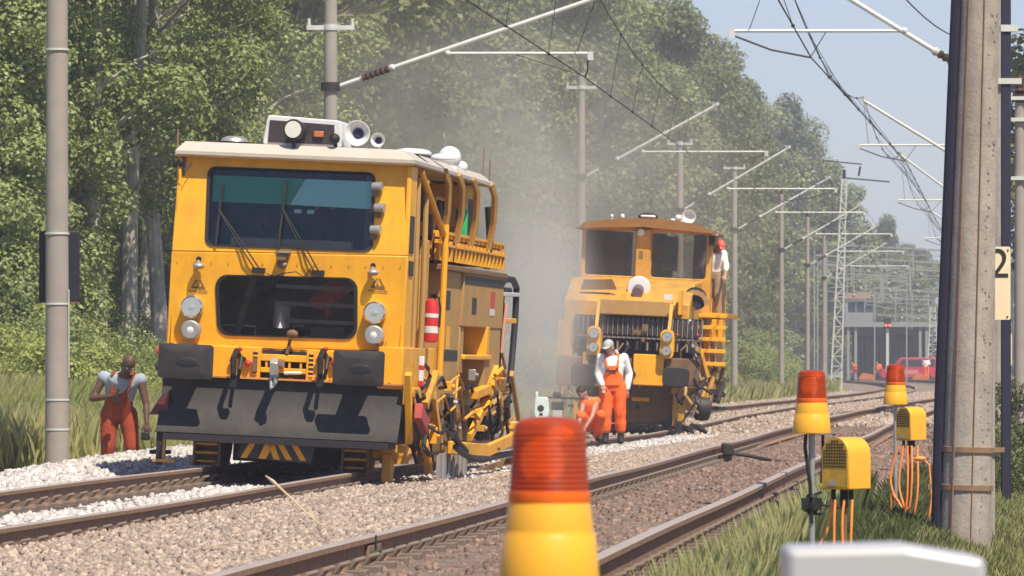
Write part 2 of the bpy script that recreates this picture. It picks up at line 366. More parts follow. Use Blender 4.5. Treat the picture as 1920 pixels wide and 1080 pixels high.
def track(u, zoff, cant, label, sl0, z_sl):
    t = thing('railway_track', label, 'railway track')
    rail(t, u - .755, zoff + cant); rail(t, u + .755, zoff - cant)
    sm = MB(); sm.box(-1.25, 1.25, -.13, .13, -.2, 0); so = None
    for k in range(100):
        D = sl0 + .63 * k; loc = (f1(D) + u, D, z_sl + zt(D) * (1 if u < 2 else 0))
        if so is None:
            for sx in (-.755, .755):
                for e in (-1, 1):
                    x = sx + e * .1; sm.box(x - .06, x + .06, -.08, .08, 0, .05)
                    sm.tube([(x - .04, -.06, .04), (x, -.06, .10), (x + .04, 0, .11), (x, .06, .10), (x - .04, .06, .04)], .015, 6)
            so = sm.build('sleeper', SLEEP, t, bevel=.012)
            o = so
        else:
            o = so.copy(); COL.objects.link(o)
        o.location = loc; o.rotation_euler = (0, cant / .755, -.0945)
    mb = MB(); D = sl0 + 63
    while D < 500:
        X = f1(D) + u; mb.box(X - 1.25, X + 1.25, D - .13, D + .13, z_sl - .2 + zt(D) * (u < 2), z_sl + zt(D) * (u < 2)); D += .63
    tag(mb.build('sleeper', SLEEP, t, smooth=0), kind='stuff')
    return t
track(0, 0, .030, 'left railway track under the yellow machines, rusty rails in fresh pale ballast', 22, -.185)
track(SP, .10, 0, 'right empty railway track with brown rails in dusty ballast', 9, -.088)
# orange cable lying along the right track, and the small contact box clamped to its rail
mb = MB(); mb.tube([(f1(D) + SP - .86 + .05 * math.sin(D * .5), D, .0 + .03 * math.sin(D * 1.3)) for D in np.arange(36, 62, .6)], .011, 6)
tag(mb.build('ground_cable', ORCABLE), 'thin orange cable lying along the far rail of the right track', 'cable')
mb = MB(); mb.tube([(f1(D) + SP + .64 + .03 * math.sin(D * .7), D, .02 + .02 * math.sin(D * 1.1)) for D in np.arange(26, 40, .6)], .010, 6)
tag(mb.build('ground_cable', ORCABLE), 'thin orange cable lying beside the near rail of the right track', 'cable')
t = thing('axle_counter', 'small dark box clamped to the far rail of the right track', 'trackside box', (f1(62.5) + SP - .58, 62.5, .02))
MB().box(-.07, .07, -.16, .16, -.03, .12).build('housing', DGREY, t, bevel=.02)
MB().box(-.09, .05, -.06, .06, -.10, -.03).build('clamp', RUST, t, bevel=.008)
MB().tube([(.05, .1, 0), (.25, .1, -.03), (.6, .3, -.1), (1.1, .2, -.12)], .02).build('cable', BLACK, t)
# rail joint on the right track
D = 29.3; t = thing('rail_joint', 'fishplated joint with dark bolts on the far rail of the right track', 'rail joint', (f1(D) + SP - .755, D, .1), (0, 0, -.0945))
MB().box(.014, .034, -.28, .28, -.13, -.05).build('fishplate', RUST, t, bevel=.004)
mb = MB()
for y in (-.2, -.07, .07, .2): mb.cyl((.034, y, -.09), (.055, y, -.09), .016, n=6)
mb.build('bolts', DGREY, t)
MB().box(.0365, .042, -.02, .02, -.17, .002).build('joint_gap', BLACK, t)
# a dry stalk leaning in the ballast
mb = MB(); mb.tube([pt(602, 985, 33), pt(575, 962, 33.2), pt(545, 933, 33.4), pt(520, 910, 33.5)], [.005, .005, .006, .007], 6)
mb.tube([pt(522, 912, 33.5), pt(512, 903, 33.5), pt(498, 892, 33.6)], [.008, .014, .004], 6)
tag(mb.build('dry_stalk', mat('dry straw', (.55, .42, .25), .8)), 'single dry straw stalk leaning out of the tan ballast', 'plant')
# ------------------------------------------------------------------ the near machine (ballast plough) on the left track
M1D = 53.5; S1 = 187.0; CANT = .045
m1 = thing('track_machine', 'nearest large yellow track machine with two wide cab windows and a dark plough blade',
           'rail vehicle', (f1(M1D), M1D, 0), (0, CANT, -.1115))
def q(px, py):                       # front-plane point of the machine
    z = (890 - py) / S1; x = (px - 521) / S1
    return (x - CANT * z, z + CANT * x)
def qs(px, py, x=1.2):               # point on the right-hand side plane
    s = S1 * (2080 - px) / (2080 - 770)
    return (F / s - M1D, ZC + (HY - py) / s + CANT * x)
ZS = q(540, 485)[1]; ZT = 3.13
lean2 = lambda z: .07 * max(0, ZS - z) / .9
lean = lambda z: .13 * max(0, z - ZS) / (ZT - ZS)
low = [q(305, 657), q(752, 668), q(766, 490), q(318, 480)]
upp = [q(318, 480), q(766, 490), q(771, 313), q(329, 296)]
wl = rnd([q(403, 525), q(668, 532), q(666, 645), q(407, 637)], .12)
wu = rnd([q(386, 321), q(700, 334), q(697, 481), q(384, 469)], .08)
body = MB(); body.plate(low, [wl], 0, .05, shear=lean2)
body.plate(upp, [wu], 0, .05, shear=lean)
XL, XR = -1.17, 1.21
body.box(XL, XL + .04, .05, 2.0, 1.22, 3.12)                     # left cab wall
body.box(XR - .05, XR - .005, .05, .55, 1.22, 3.12)              # right cab wall, front strip
body.box(XL + .04, XR - .35, 1.96, 2.0, 1.22, 3.12)              # bulkhead
body.box(XL + .04, XR - .1, .06, 1.96, 1.18, 1.22)
wall = body.build('cab_shell', YEL, m1, bevel=.012)
def frame(name, loop, y0, y1, grow, material, shear=None):
    c = Vector((sum(p[0] for p in loop) / len(loop), sum(p[1] for p in loop) / len(loop)))
    big = [tuple(Vector(p) + (Vector(p) - c).normalized() * grow) for p in loop]
    sml = [tuple(Vector(p) - (Vector(p) - c).normalized() * .02) for p in loop]
    return MB().plate(big, [sml], y0, y1, shear=shear).build(name, material, m1)
fu = frame('upper_window_frame', wu, -.014, .02, .014, BLACK, lean); fl = frame('lower_window_frame', wl, -.014, .02, .016, BLACK, lean2)
MB().plate(wu, [], .022, .030, shear=lean).build('upper_window', GLASS, m1)
MB().plate(wl, [], .022, .030, shear=lean2).build('lower_window', GLASSLOW, m1)
# inside the cab
INT = mat('navy cab interior', (.10, .12, .17), .8); TEAL = mat('teal sun blind', (.68, .88, .76), .7, var=.05); GRNB = mat('green sun blind', (.10, .42, .22), .7, var=.05)
mb = MB(); mb.box(-1.12, .84, 1.90, 1.955, 1.23, 3.1); mb.box(-1.125, -1.10, .1, 1.9, 1.23, 3.1); mb.box(-1.1, .84, .4, 1.9, 2.02, 2.06)
mb.build('cab_lining', INT, m1)
zb = q(540, 393)[1]; zu = q(540, 343)[1]; xl_, xr_ = q(387, 400)[0], q(699, 400)[0]
MB().plate([(-.02, zb), (xr_ - .02, zb - .01), (xr_ - .02, zu), (.12, zu)], [], .048, .054, shear=lean).build('sun_blind', TEAL, m1)
MB().plate([(xl_ + .02, zb), (-.03, zb), (.11, zu), (xl_ + .02, zu)], [], .062, .068, shear=lean).build('sun_blind', GRNB, m1)
mb = MB(); mb.box(-.60, .62, .10, .26, q(540, 478)[1], q(540, 458)[1]); mb.build('dashboard', mat('tan dashboard', (.45, .25, .17), .7), m1)
t0 = MB(); t0.box(.0, .26, .8, 1.1, 2.25, 2.62).sphere((.13, .9, 2.7), (.13, .1, .12)); t0.build('driver_seat', DARK, m1, bevel=.03)
MB().tube([(-.3, .5, 2.2), (-.42, .55, 2.5), (-.36, .6, 2.62)], .03).sphere((-.34, .6, 2.5), (.09, .06, .09)).build('control_column', mat('maroon plastic', (.16, .02, .03), .5), m1)
mb = MB(); mb.box(.03, .10, .10, .14, 2.58, 2.62).box(.16, .23, .10, .14, 2.58, 2.62); each(mb, 'inner_lamp', WLENS, m1)
mb = MB()
for i, (px, py) in enumerate(((590, 398), (620, 399))): x, z = q(px, py); mb.box(x - .02, x + .02, .12, .15, z - .015, z + .015)
each(mb, 'indicator', RED, m1)
mb = MB()
for z in (q(580, 548)[1], q(580, 580)[1], q(580, 612)[1]): mb.box(-.12, .78, .09, .12, z - .022, z + .018)
each(mb, 'inner_pipe', mat('beige pipes', (.42, .38, .31), .6), m1)
x, z = q(523, 602); MB().cyl((x, .16, z - .12), (x, .16, z + .10), .085).cyl((x, .16, z + .10), (x, .16, z + .125), .085, .05).build('canister', WHITE, m1)
x, z = q(600, 575); MB().sphere((x, .13, z), (.14, .04, .08)).sphere((x + .12, .15, z + .12), (.16, .04, .10)).sphere((x + .06, .12, z - .10), (.03, .02, .10)).build('red_hose_reel', RED, m1)
x, z = q(460, 570); MB().bar((x - .1, .15, z - .35), (x + .06, .15, z + .28), .09, .06).build('inner_post', mat('brown post', (.20, .15, .12), .7), m1)
mb = MB(); x, z = q(410, 618); mb.tube([(x, .2, z), (x + .33, .2, z), (x + .33, .2, z - .14)], .012); x, z = q(545, 620); mb.tube([(x, .2, z - .12), (x, .2, z), (x + .1, .2, z)], .012)
mb.build('inner_rail', GALV, m1)
x, z = q(600, 632); MB().box(x - .12, x + .2, .12, .3, z - .06, z + .05).build('inner_console', mat('grey console', (.12, .13, .12), .5), m1, bevel=.02)
# roof
rf = MB(); zr = 3.125
v = [(XL - .02, -.0, zr), (XR + .03, -.0, zr), (XR + .03, 7.0, zr), (XL - .02, 7.0, zr), (XL - .02, .0, zr + .035), (XR + .03, .0, zr + .035), (XR + .03, 7.0, zr + .035), (XL - .02, 7.0, zr + .035),
     (XL + .06, .12, zr + .135), (XR - .12, .12, zr + .135), (XR - .12, 6.9, zr + .135), (XL + .06, 6.9, zr + .135)]
rf.add(v, [(3, 2, 1, 0), (0, 1, 5, 4), (1, 2, 6, 5), (2, 3, 7, 6), (3, 0, 4, 7), (4, 5, 9, 8), (5, 6, 10, 9), (6, 7, 11, 10), (7, 4, 8, 11), (8, 9, 10, 11)])
roof = rf.build('roof', CREAM, m1, smooth=0)
MB().box(XL - .025, XR + .035, -.012, .02, zr - .022, zr - .002).box(XR - .0, XR + .04, .021, 6.98, zr - .022, zr - .002).build('drip_rail', BROWN, roof)
zt_ = zr + .135
# roof lamp housing: white frame, dark panel, spotlight
xa, za = q(483, 278); xb, zb2 = q(634, 230); za = zt_ + .002
h = MB(); h.prism(rnd([(xa, za), (xb + .03, za), (xb - .01, za + .27), (xa + .045, za + .30)], .03), .25, .85); h.build('lamp_housing', WHITE, roof, bevel=.01)
MB().prism([(xa + .06, za + .025), (xb - .06, za + .025), (xb - .07, za + .225), (xa + .07, za + .25)], .235, .252).build('lamp_housing_panel', mat('brown black panel', (.05, .035, .04), .5), roof)
x, z = q(549, 247); z = za + .155
MB().cyl((x + .03, .22, z), (x, .02, z), .085, .105, 20).build('spotlight', DGREY, roof); MB().cyl((x, .028, z), (x - .002, .012, z), .085, .085, 20).build('spotlight_lens', WLENS, roof)
MB().cyl((x + .0, .1, z - .09), (x, .1, za - .05), .018).cyl((x + .41, .2, za + .01), (x + .41, .12, za + .09), .02).build('spotlight_bracket', DGREY, roof)
MB().box(x + .18, x + .28, .20, .236, z - .06, z - .0).build('marker_lamp', ORANGE, roof, bevel=.008)
MB().sphere((x + .41, .10, za + .08), .055).build('camera_ball', BLACK, roof)
def horn(px, r, y, n):
    x, z = q(px, 258); z = za + r + .02
    o = MB(); o.lathe([(.012, .30), (.02, .18), (r * .4, .08), (r * .75, .03), (r, 0), (r * .94, .0), (r * .7, .03), (r * .35, .09), (.02, .16)], (x, y, z), (0, 1, 0), 24)
    o.cyl((x, y + .12, z), (x, y + .12, za - .03), .014); o.build('horn', WHITE, roof)
    MB().cyl((x, y + .062, z), (x, y + .10, z), r * .36, n=16).build('horn_throat', mat('navy horn throat', (.02, .015, .08), .6), roof)
horn(665, .13, .2, 0); horn(703, .072, .25, 1)
def dome(px, y, r, h, nm='roof_dome', m=WHITE):
    x = (px - 521) / S1 - .14
    MB().lathe([(r, 0), (r, h * .3), (r * .85, h * .75), (r * .5, h), (.004, h * 1.02)], (x, y, zt_), n=20).build(nm, m, roof)
dome(418, .6, .15, .085, 'roof_vent', STEEL); MB().cyl(((418 - 521) / S1 - .14, .6, zt_ - .01), ((418 - 521) / S1 - .14, .6, zt_ + .03), .165).build('roof_vent_skirt', BLACK, roof)
dome(746, 1.2, .19, .055, 'roof_disc'); dome(775, 2.4, .13, .055, 'roof_disc')
MB().box(.92, 1.02, 2.6, 3.2, zt_, zt_ + .045).build('cable_tray', BLACK, roof)
for (y, r) in ((3.9, .125), (5.0, .066)):
    x = 1.10; MB().sphere((x, y, zr + .08 + r), r, 20, 12).cyl((x, y, zr + .02), (x, y, zr + .12), r * .8).build('white_dome_lamp', WHITE, roof)
MB().tube([(XL - .01, .05, zr - .1), (XL - .01, .05, zr + .25)], .009).build('whip_aerial', RUST, roof)
MB().tube([(XR, 6.7, zr), (XR, 6.7, zr + .30)], .010).tube([(XR - .1, 6.9, zr), (XR - .1, 6.9, zr + .42)], .008).build('whip_aerial', RUST, roof)
x, z = q(337, 314); MB().sphere((x, -.03, z), (.025, .02, .04)).tube([(x - .03, .05, z - .03), (x, -.03, z - .05), (x + .05, -.02, z - .08), (x + .1, .02, z)], .006).sphere((x - .06, 0, z), (.03, .03, .05)).build('corner_light', BLACK, m1)
# front details
def wiper(p0, p1, bt, bb):
    a = q(*p0); b = q(*p1); t = q(*bt); u = q(*bb); o = MB(); d = .045
    for e in (0, .05): o.tube([(a[0] + e, -.03, a[1]), ((a[0] * .75 + b[0] * .25) + e, -.05 + .5 * lean(a[1]), a[1] * .75 + b[1] * .25), (b[0] + e * .2, -.035 + lean(b[1]), b[1])], .008, 6)
    o.bar((t[0], -.025 + lean(t[1]), t[1]), (u[0], -.025 + lean(u[1]), u[1]), .025, .014)
    o.box(a[0] - .03, a[0] + .10, -.06, .0, a[1] - .035, a[1] + .02)
    o.build('wiper', BLACK, m1)
wiper((478, 515), (407, 404), (413, 352), (403, 470)); wiper((590, 520), (527, 402), (534, 347), (521, 478))
def lampset(px, py, r):
    x, z = q(px, py)
    MB().lathe([(r * .8, .06), (r, .04), (r, -.06), (r * .86, -.075)], (x, 0, z), (0, 1, 0), 24).build('headlight_rim', CHROME if r > .1 else STEEL, m1)
    MB().lathe([(r * .87, -.0705), (r * .66, -.060), (r * .64, -.055), (.003, -.054)], (x, 0, z), (0, 1, 0), 24).build('headlight_bowl', mat('dim lamp bowl', (.16, .20, .20), .2, metal=.5) if r > .1 else BLACK, m1)
    MB().lathe([(r * .66, -.058), (r * .6, -.068), (r * .42, -.062), (r * .38, -.074), (r * .12, -.082), (.003, -.083)], (x, 0, z), (0, 1, 0), 24).build('headlight', LENS if r > .1 else WLENS, m1)
for a in ((358, 585, .112), (356, 628, .098), (704, 596, .112), (703, 638, .098)): lampset(*a)
for px, py in ((372, 508), (702, 521)):
    x, z = q(px, py); MB().sphere((x, -.07, z), (.06, .06, .035)).cyl((x - .02, 0, z + .06), (x, -.07, z + .02), .02).build('working_lamp', STEEL, m1)
    MB().cyl((x - .01, -.0, z + .07), (x - .01, -.04, z + .07), .025).build('lamp_pivot', BLACK, m1)
x, z = q(534, 492); MB().box(x - .07, x + .03, -.14, 0, z - .04, z + .04).cyl((x - .02, -.02, z - .07), (x - .02, -.08, z - .07), .05).build('centre_camera', BROWN, m1, bevel=.01)
MB().box(x - .05, x + .06, -.16, 0, z + .041, z + .06).sphere((x + .01, -.1, z - .07), .025).build('centre_lamp_hood', STEEL, m1)
MB().tube([(x - .18, -.01, z - .17), (x - .1, -.02, z - .2), (x, -.03, z - .16), (x + .12, -.02, z - .14), (x + .2, -.01, z - .19), (x + .27, -.01, z - .10)], .006, 5).build('lamp_cable', BLACK, m1)
for px, py in ((708, 360), (713, 400), (706, 441)):
    x, z = q(px, py); MB().cyl((x - .05, -.06 + lean(z), z), (x + .05, -.08 + lean(z), z - .0), .042, .048).build('side_lamp', STEEL, m1)
    MB().box(x - .06, x + .01, -.04 + lean(z), 0.02 + lean(z), z - .10, z - .03).build('side_lamp_bracket', BROWN, m1)
for px, py in ((368, 541), (709, 541)):
    x, z = q(px, py); mb = MB(); a = .075
    P = [(x - a, z - .05), (x + a, z - .05), (x, z + .085)]; I = [(x - a * .62, z - .028), (x + a * .62, z - .028), (x, z + .05)]
    mb.plate(P, [I], -.003, .0); mb.bar((x, -.0015, z + .03), (x - .012, -.0015, z + .0), .012, .003).bar((x - .012, -.0015, z + .0), (x + .008, -.0015, z - .02), .012, .003)
    for i in range(11): mb.box(x - .095 + i * .018, x - .083 + i * .018, -.003, 0, z - .085, z - .068 - .004 * (i % 3))
    w_ = mb.build('warning_mark', BROWN, m1, smooth=0); w_.location.y = lean2(z)
x, z = q(549, 636); MB().sphere((x, -.05, z), (.06, .05, .045)).cyl((x, 0, z), (x, -.05, z), .03).bar((x - .02, -.03, z - .05), (x - .05, -.03, z - .2), .03, .02).build('bonnet_latch', BROWN, m1)
x, z = q(712, 655); mb = MB()
for i, (dx, h) in enumerate(((-.03, .05), (.02, .06), (.05, .045))): mb.bar((x + dx, -.004, z - h / 2), (x + dx + .015, -.004, z + h / 2), .018, .006)
mb.build('painted_number', BROWN, m1, smooth=0).location.y = lean2(z)
# headstock, buffers, hook
hs = MB(); zt1 = q(525, 663)[1]; zb1 = q(525, 720)[1]
zc = (zt1 + zb1) / 2
x0, x1, x2, x3 = q(413, 690)[0], q(488, 690)[0], q(575, 690)[0], q(637, 690)[0]
hs.box(-1.17, x1, -.04, .06, zb1, zt1); hs.box(x2, 1.19, -.04, .06, zb1, zt1); hs.box(x1, x2, -.03, .05, zt1 - .13, zt1 - .06); hs.box(x1, x2, -.03, .05, zb1 + .06, zb1 + .11)
for k in range(4): xx = x1 + (x2 - x1) * (k + .5) / 4; hs.box(xx - .012, xx + .012, -.02, .04, zb1 + .11, zt1 - .13)
for i in range(6):
    for xx in (x1 - .05, x2 + .05): hs.box(xx - .025, xx + .025, -.052, -.041, zb1 + .03 + i * .045, zb1 + .05 + i * .045)
head = hs.build('headstock', YEL, m1, bevel=.006)
MB().box(x1, x2, .06, .08, zb1, zt1).build('headstock_recess', DARK, head)
mb = MB()
for i in range(5):
    for xx in (x1 - .05, x2 + .05): mb.box(xx - .022, xx + .022, -.046, -.041, zb1 + .052 + i * .045, zb1 + .073 + i * .045)
each(mb, 'step_slot', BLACK, head)
for (ax, ay, bx, by) in ((310, 657, 415, 718), (638, 669, 736, 731)):
    xa, za1 = q(ax, by - 1); xb, zb3 = q(bx, ay)
    b = MB(); cx, cz = (xa + xb) / 2, (za1 + zb3) / 2; w, hh = (xb - xa) / 2, (zb3 - za1) / 2
    L = rnd(rect(xa, xb, za1, zb3), .035); n = len(L)
    b.prism(L, -.56, -.51)
    vs = [(p[0], -.56, p[1]) for p in L] + [(cx + (p[0] - cx) * .6, -.585, cz + (p[1] - cz) * .6) for p in L]
    b.add(vs, [(i, (i + 1) % n, n + (i + 1) % n, n + i) for i in range(n)] + [tuple(range(n, 2 * n))])
    bo = b.build('buffer', DGREY, m1)
    MB().cyl((cx, -.51, cz), (cx, -.04, cz), .105, .13, 18).build('buffer_stem', DGREY, bo)
    MB().sphere((cx + .02, -.585, cz - .01), (.12, .006, .05), 14, 6).build('grease_patch', BLACK, bo)
def hose(px):
    x, z = q(px, 690); o = MB(); o.tube([(x, -.05, z + .06), (x, -.28, z + .12), (x - .005, -.42, z + .05), (x + .005, -.43, z - .10), (x, -.36, z - .17)], .028, 10).box(x - .03, x + .03, -.41, -.33, z - .24, z - .15).tube([(x + .05, -.05, z + .04), (x + .05, -.26, z + .06), (x + .05, -.33, z - .06), (x + .03, -.30, z - .16)], .02, 8)
    o.build('brake_hose', BLACK, head); ck = MB().sphere((x + .09, -.08, z), .035).sphere((x - .07, -.08, z + .02), .03).sphere((x + .005, -.1, z + .14), .025); each(ck, 'brake_cock', RED, head)
    MB().box(x + .14, x + .18, -.1, -.04, z - .08, z + .06).build('cock_bracket', BROWN, head)
hose(449); hose(612)
x, z = q(527, 694); hk = MB(); hk.prism([(-.04, z + .06), (-.46, z + .07), (-.52, z + .02), (-.50, z - .10), (-.43, z - .15), (-.41, z - .08), (-.43, z - .01), (-.35, z + .0), (-.04, z - .03)], x - .04, x + .04, 'x')
hk.tube([(x, -.44, z - .02), (x + .02, -.46, z - .18), (x - .02, -.46, z - .24), (x - .03, -.44, z - .12)], .022); hk.build('coupling_hook', STEEL, head, bevel=.01)
MB().tube([(x + .05, -.1, z - .08), (x + .12, -.12, z - .075), (x + .22, -.1, z - .07)], .016).build('coupling_link', WHITE, head)
# plough blade
pl = MB(); prof = [(-.07, .895), (-.09, .80), (-.14, .66), (-.22, .51), (-.33, .385), (-.40, .335)]; bk = [(y + .035, z - .01) for y, z in reversed(prof)]
pl.prism(prof + bk, -1.20, 1.235, 'x'); blade = pl.build('plough_blade', DGREY, m1, bevel=.004, smooth=40)
MB().box(-1.20, 1.235, -.15, -.02, .897, .915).build('blade_ledge', mat('worn orange ledge', (.62, .26, .06), .6, dirt=(.2, .12, .07), dirt_amt=.6), blade)
mb = MB()
for i in range(12): mb.cyl((-1.1 + i * .2, -.12, .915), (-1.1 + i * .2, -.12, .925), .014, n=6)
each(mb, 'ledge_bolt', BROWN, blade)
mb = MB(); mb.box(-1.1, 1.15, -.5, 1.2, .26, .325).box(-1.19, -1.13, -.35, -.3, .0, .34).box(-1.3, -1.15, -.1, .3, .10, .14)
mb.build('plough_underframe', DARK, m1)
MB().box(-1.13, -1.10, -.34, -.28, .06, .33).box(-1.22, -1.0, -.36, -.3, .03, .06).build('side_step', YEL2, m1)
a = q(296, 770); MB().prism([(a[0] - .07, a[1] - .09), (a[0] + .12, a[1] - .09), (a[0] + .12, a[1] + .16), (a[0] + .04, a[1] + .1)], -.2, .2).build('side_flap', mat('maroon flap', (.10, .02, .02), .6), m1)
a = q(300, 668); MB().sphere((a[0], -.1, a[1]), (.045, .05, .055)).build('marker_lamp', mat('red lamp glass', (.75, .05, .03), .25, coat=.5), m1)
MB().sphere((a[0], -.1, a[1] - .16), (.045, .05, .045)).bar((a[0] + .05, -.08, a[1] - .2), (a[0] + .05, -.08, a[1] + .08), .03, .03).build('lamp_arm', DGREY, m1)
# striped guard, wheels, rail guards
xa, z2 = q(455, 838); xb, z1 = q(600, 876)
g = MB(); P = [(xa, z1 + .02), (xb - .05, z1 - .01), (xb - .01, z2), (xa + .03, z2)]; g.prism(P, -.30, -.27); g.build('striped_guard', mat('black guard plate', (.03, .03, .032), .6, dirt=(.10, .09, .08), dirt_amt=.5), m1)
st = MB()
for (b0, b1, t0_, t1_) in ((.03, .11, .14, .22), (.26, .36, .34, .45), (.46, .54, .38, .46), (.62, .7, .5, .58), (.80, .88, .68, .76)):
    W = xb - xa; st.prism([(xa + b0 * W, z1 + .015), (xa + b1 * W, z1 + .015), (xa + t1_ * W, z2 - .004), (xa + t0_ * W, z2 - .004)], -.3035, -.3005)
st.build('guard_stripes', YEL, m1, smooth=0)
for sx in (-.755, .755):
    w = MB().lathe([(.30, -.07), (.385, -.065), (.385, .05), (.41, .055), (.41, .075), (.30, .07)], (sx, .9, .385), (-1 if sx > 0 else 1, 0, 0), 30); w.build('wheel', RUST, m1)
    gd = MB(); gd.box(sx - .10, sx + .10, .1, .4, .04, .06).box(sx - .13, sx + .13, .12, .42, .12, .15).box(sx - .11, sx + .11, .1, .4, .21, .24); each(gd, 'rail_guard', YEL2, m1, bevel=.008)
    each(MB().box(sx - .14, sx - .115, .11, .4, .0, .27).box(sx + .115, sx + .14, .11, .4, .0, .27).box(sx - .1, sx + .1, .3, .36, .0, .3), 'rail_guard_cheek', BROWN, m1)
MB().cyl((-.75, .9, .385), (.75, .9, .385), .08).build('axle', DGREY, m1)
MB().bar((-.78, .2, .27), (.82, .2, .27), .05, .06).build('guard_beam', YEL2, m1)
fr = MB(); fr.box(-.85, .85, .1, 10.2, .62, .98); fr.box(-1.0, 1.0, .06, .3, .5, .98); fr.build('main_frame', YEL2, m1)
for sx in (-.755, .755):
    MB().lathe([(.30, -.07), (.385, -.065), (.385, .05), (.41, .055), (.41, .075), (.30, .07)], (sx, 8.8, .385), (-1 if sx > 0 else 1, 0, 0), 30).build('wheel', RUST, m1)
MB().box(-.55, .55, .5, 9.3, .06, .5).build('added_shade_block', DARK, m1)  # dark block added to blacken the shadow under the machine
MB().box(-.55, .55, .6, 9.5, .3, .62).box(-.95, -.5, 2, 9, .35, .9).build('underbody', DARK, m1)
# rear body behind the cab
bd = MB(); bd.box(XL + .03, .62, 2.05, 10.0, .98, 2.2); bd.box(XL + .1, .5, 2.05, 6.9, 2.2, 3.12); bd.build('engine_house', YEL2, m1)
# right side: open bay behind the cab wall
MB().box(.5, .66, .7, 1.96, 1.0, 3.1).build('bay_back', DARK, m1)
mb = MB(); mb.box(1.02, 1.16, .60, .66, 1.0, 3.1).box(1.10, 1.18, 1.75, 1.95, 1.0, 2.4).box(.9, 1.16, 1.95, 2.0, 1.0, 2.2); each(mb, 'bay_post', YEL2, m1, bevel=.01)
mb = MB()
for y, x in ((.75, 1.20), (1.25, 1.22)): mb.tube([(x, y, .95), (x, y, 2.0), (x - .02, y + .05, 3.0)], .03, 8)
each(mb, 'bay_hose', TAN, m1)
MB().tube([(1.12, 1.0, 1.0), (1.14, 1.02, 2.2), (1.1, 1.0, 3.0)], .02).box(1.0, 1.1, 1.0, 1.2, 2.2, 2.45).sphere((1.13, .9, 2.35), (.04, .06, .10)).build('bay_cable', BLACK, m1)
MB().box(XR - .004, XR + .004, .12, .42, q(0, 450)[1], q(0, 380)[1]).box(XR - .004, XR + .006, .15, .45, 2.0, 2.15).build('wall_grille', DGREY, m1)
# fire extinguisher strapped on the machine (hangs on it)
fe = thing('fire_extinguisher', 'red fire extinguisher strapped upright on the side of the near yellow machine', 'fire extinguisher'); fe.matrix_world = Matrix.Translation(m1.location) @ Euler(m1.rotation_euler).to_matrix().to_4x4() @ Matrix.Translation((1.27, 1.62, 1.34))
MB().lathe([(.04, 0), (.075, .015), (.08, .05), (.08, .37), (.06, .43), (.03, .455)], n=20).build('cylinder', RED, fe)
MB().lathe([(.0815, .10), (.0815, .17)], n=20).lathe([(.0815, .26), (.0815, .30)], n=20).build('label_band', WHITE, fe)
MB().cyl((0, 0, .45), (0, 0, .5), .02).bar((0, -.01, .49), (.06, -.05, .5), .015, .02).tube([(0, 0, .48), (.07, -.03, .47), (.095, -.03, .36), (.09, -.03, .16)], .011).build('valve', BLACK, fe)
# diagonal brace, post, gangway grating
y0, z0 = qs(787, 322); y1, z1 = qs(829, 440)
MB().tube([(XR, .75, z0), (1.25, y1 - .1, z1 + .02), (1.25, y1 + .1, z1 - .02)], .035, 10).build('diagonal_brace', YEL, m1)
yp, zp = qs(829, 435); MB().tube([(1.27, yp, zp + .08), (1.27, yp, 1.0)], .035, 10).build('handrail_post', YEL, m1)
ya, za2 = qs(832, 432); yb, zb4 = qs(953, 447); zlo = za2 - .31
gr = MB(); X0, X1 = 1.12, 1.20
ny = 17
gr.box(X0, X1, ya, yb, za2 - .03, za2).box(X0, X1 + .01, ya, yb, za2 - .16, za2 - .135)
for i in range(ny + 1):
    y = ya + (yb - ya) * i / ny; gr.box(X0 + .03, X1, y - .055, y + .055, zlo, za2 - .16); gr.box(X0 + .03, X1 - .01, y - .085, y + .085, za2 - .135, za2 - .095); gr.box(X0 + .03, X1 - .01, y - .085, y + .085, za2 - .07, za2 - .03)
for z in (zlo + .0, zlo + .05, zlo + .10): gr.box(X0 - .01, X0 + .01, ya, yb, z, z + .02)
gr.box(.5, X0 - .01, ya, yb, zlo + .02, zlo + .05)
gg = gr.build('gangway_grating', YEL, m1, smooth=0); MB().box(X0 - .005, X0 + .025, ya, yb, zlo, za2 - .031).build('gap_dark_sheet', BROWN, gg)  # brown sheet added behind the slats to make the gaps dark
# bent straps from the roof edge to the gangway
for y in (2.4, 3.6, 4.9, 6.6):
    MB().tube([(XR + .03, y, zr + .02), (XR + .07, y + .1, zr - .12), (XR + .05, y + .25, zr - .4), (XR - .0, y + .3, za2 - .1)], .04, 6).build('bent_strap', TAN, m1)
mb = MB()
for (y, w) in ((2.9, .6), (4.2, .5), (5.6, .5)): mb.prism([(y, 2.2), (y + w, 2.2), (y + w, 2.75), (y + w * .8, 2.95), (y + w * .7, 2.8), (y + w * .5, 3.0), (y + w * .25, 2.85), (y, 3.05)], .62, .66, 'x')
each(mb, 'bay_panel', YEL, m1, smooth=0)
MB().box(.8, 1.0, 3.4, 3.8, 2.2, 2.7).sphere((1.02, 3.5, 2.35), .09).tube([(1.0, 3.6, 2.3), (1.05, 3.65, 2.6), (1.02, 3.7, 2.85)], .05).build('filter_unit', DGREY, m1, bevel=.03)
MB().tube([(1.05, 3.2, 2.4), (1.05, 3.2, 2.88), (1.05, 4.4, 2.88), (1.05, 4.4, 2.4)], .02).build('pipe_bow', TAN, m1)
MB().lathe([(.02, 0), (.07, .01), (.07, .30), (.03, .38), (.03, .44)], (1.08, 5.35, 2.5), n=14).build('green_bottle', GREEN, m1)
MB().box(.6, 1.08, 5.75, 6.9, 2.3, 3.1).build('rear_cabinet', YEL2, m1, bevel=.01); MB().box(1.081, 1.085, 5.9, 6.3, 2.5, 2.95).build('cabinet_vent', DGREY, m1)
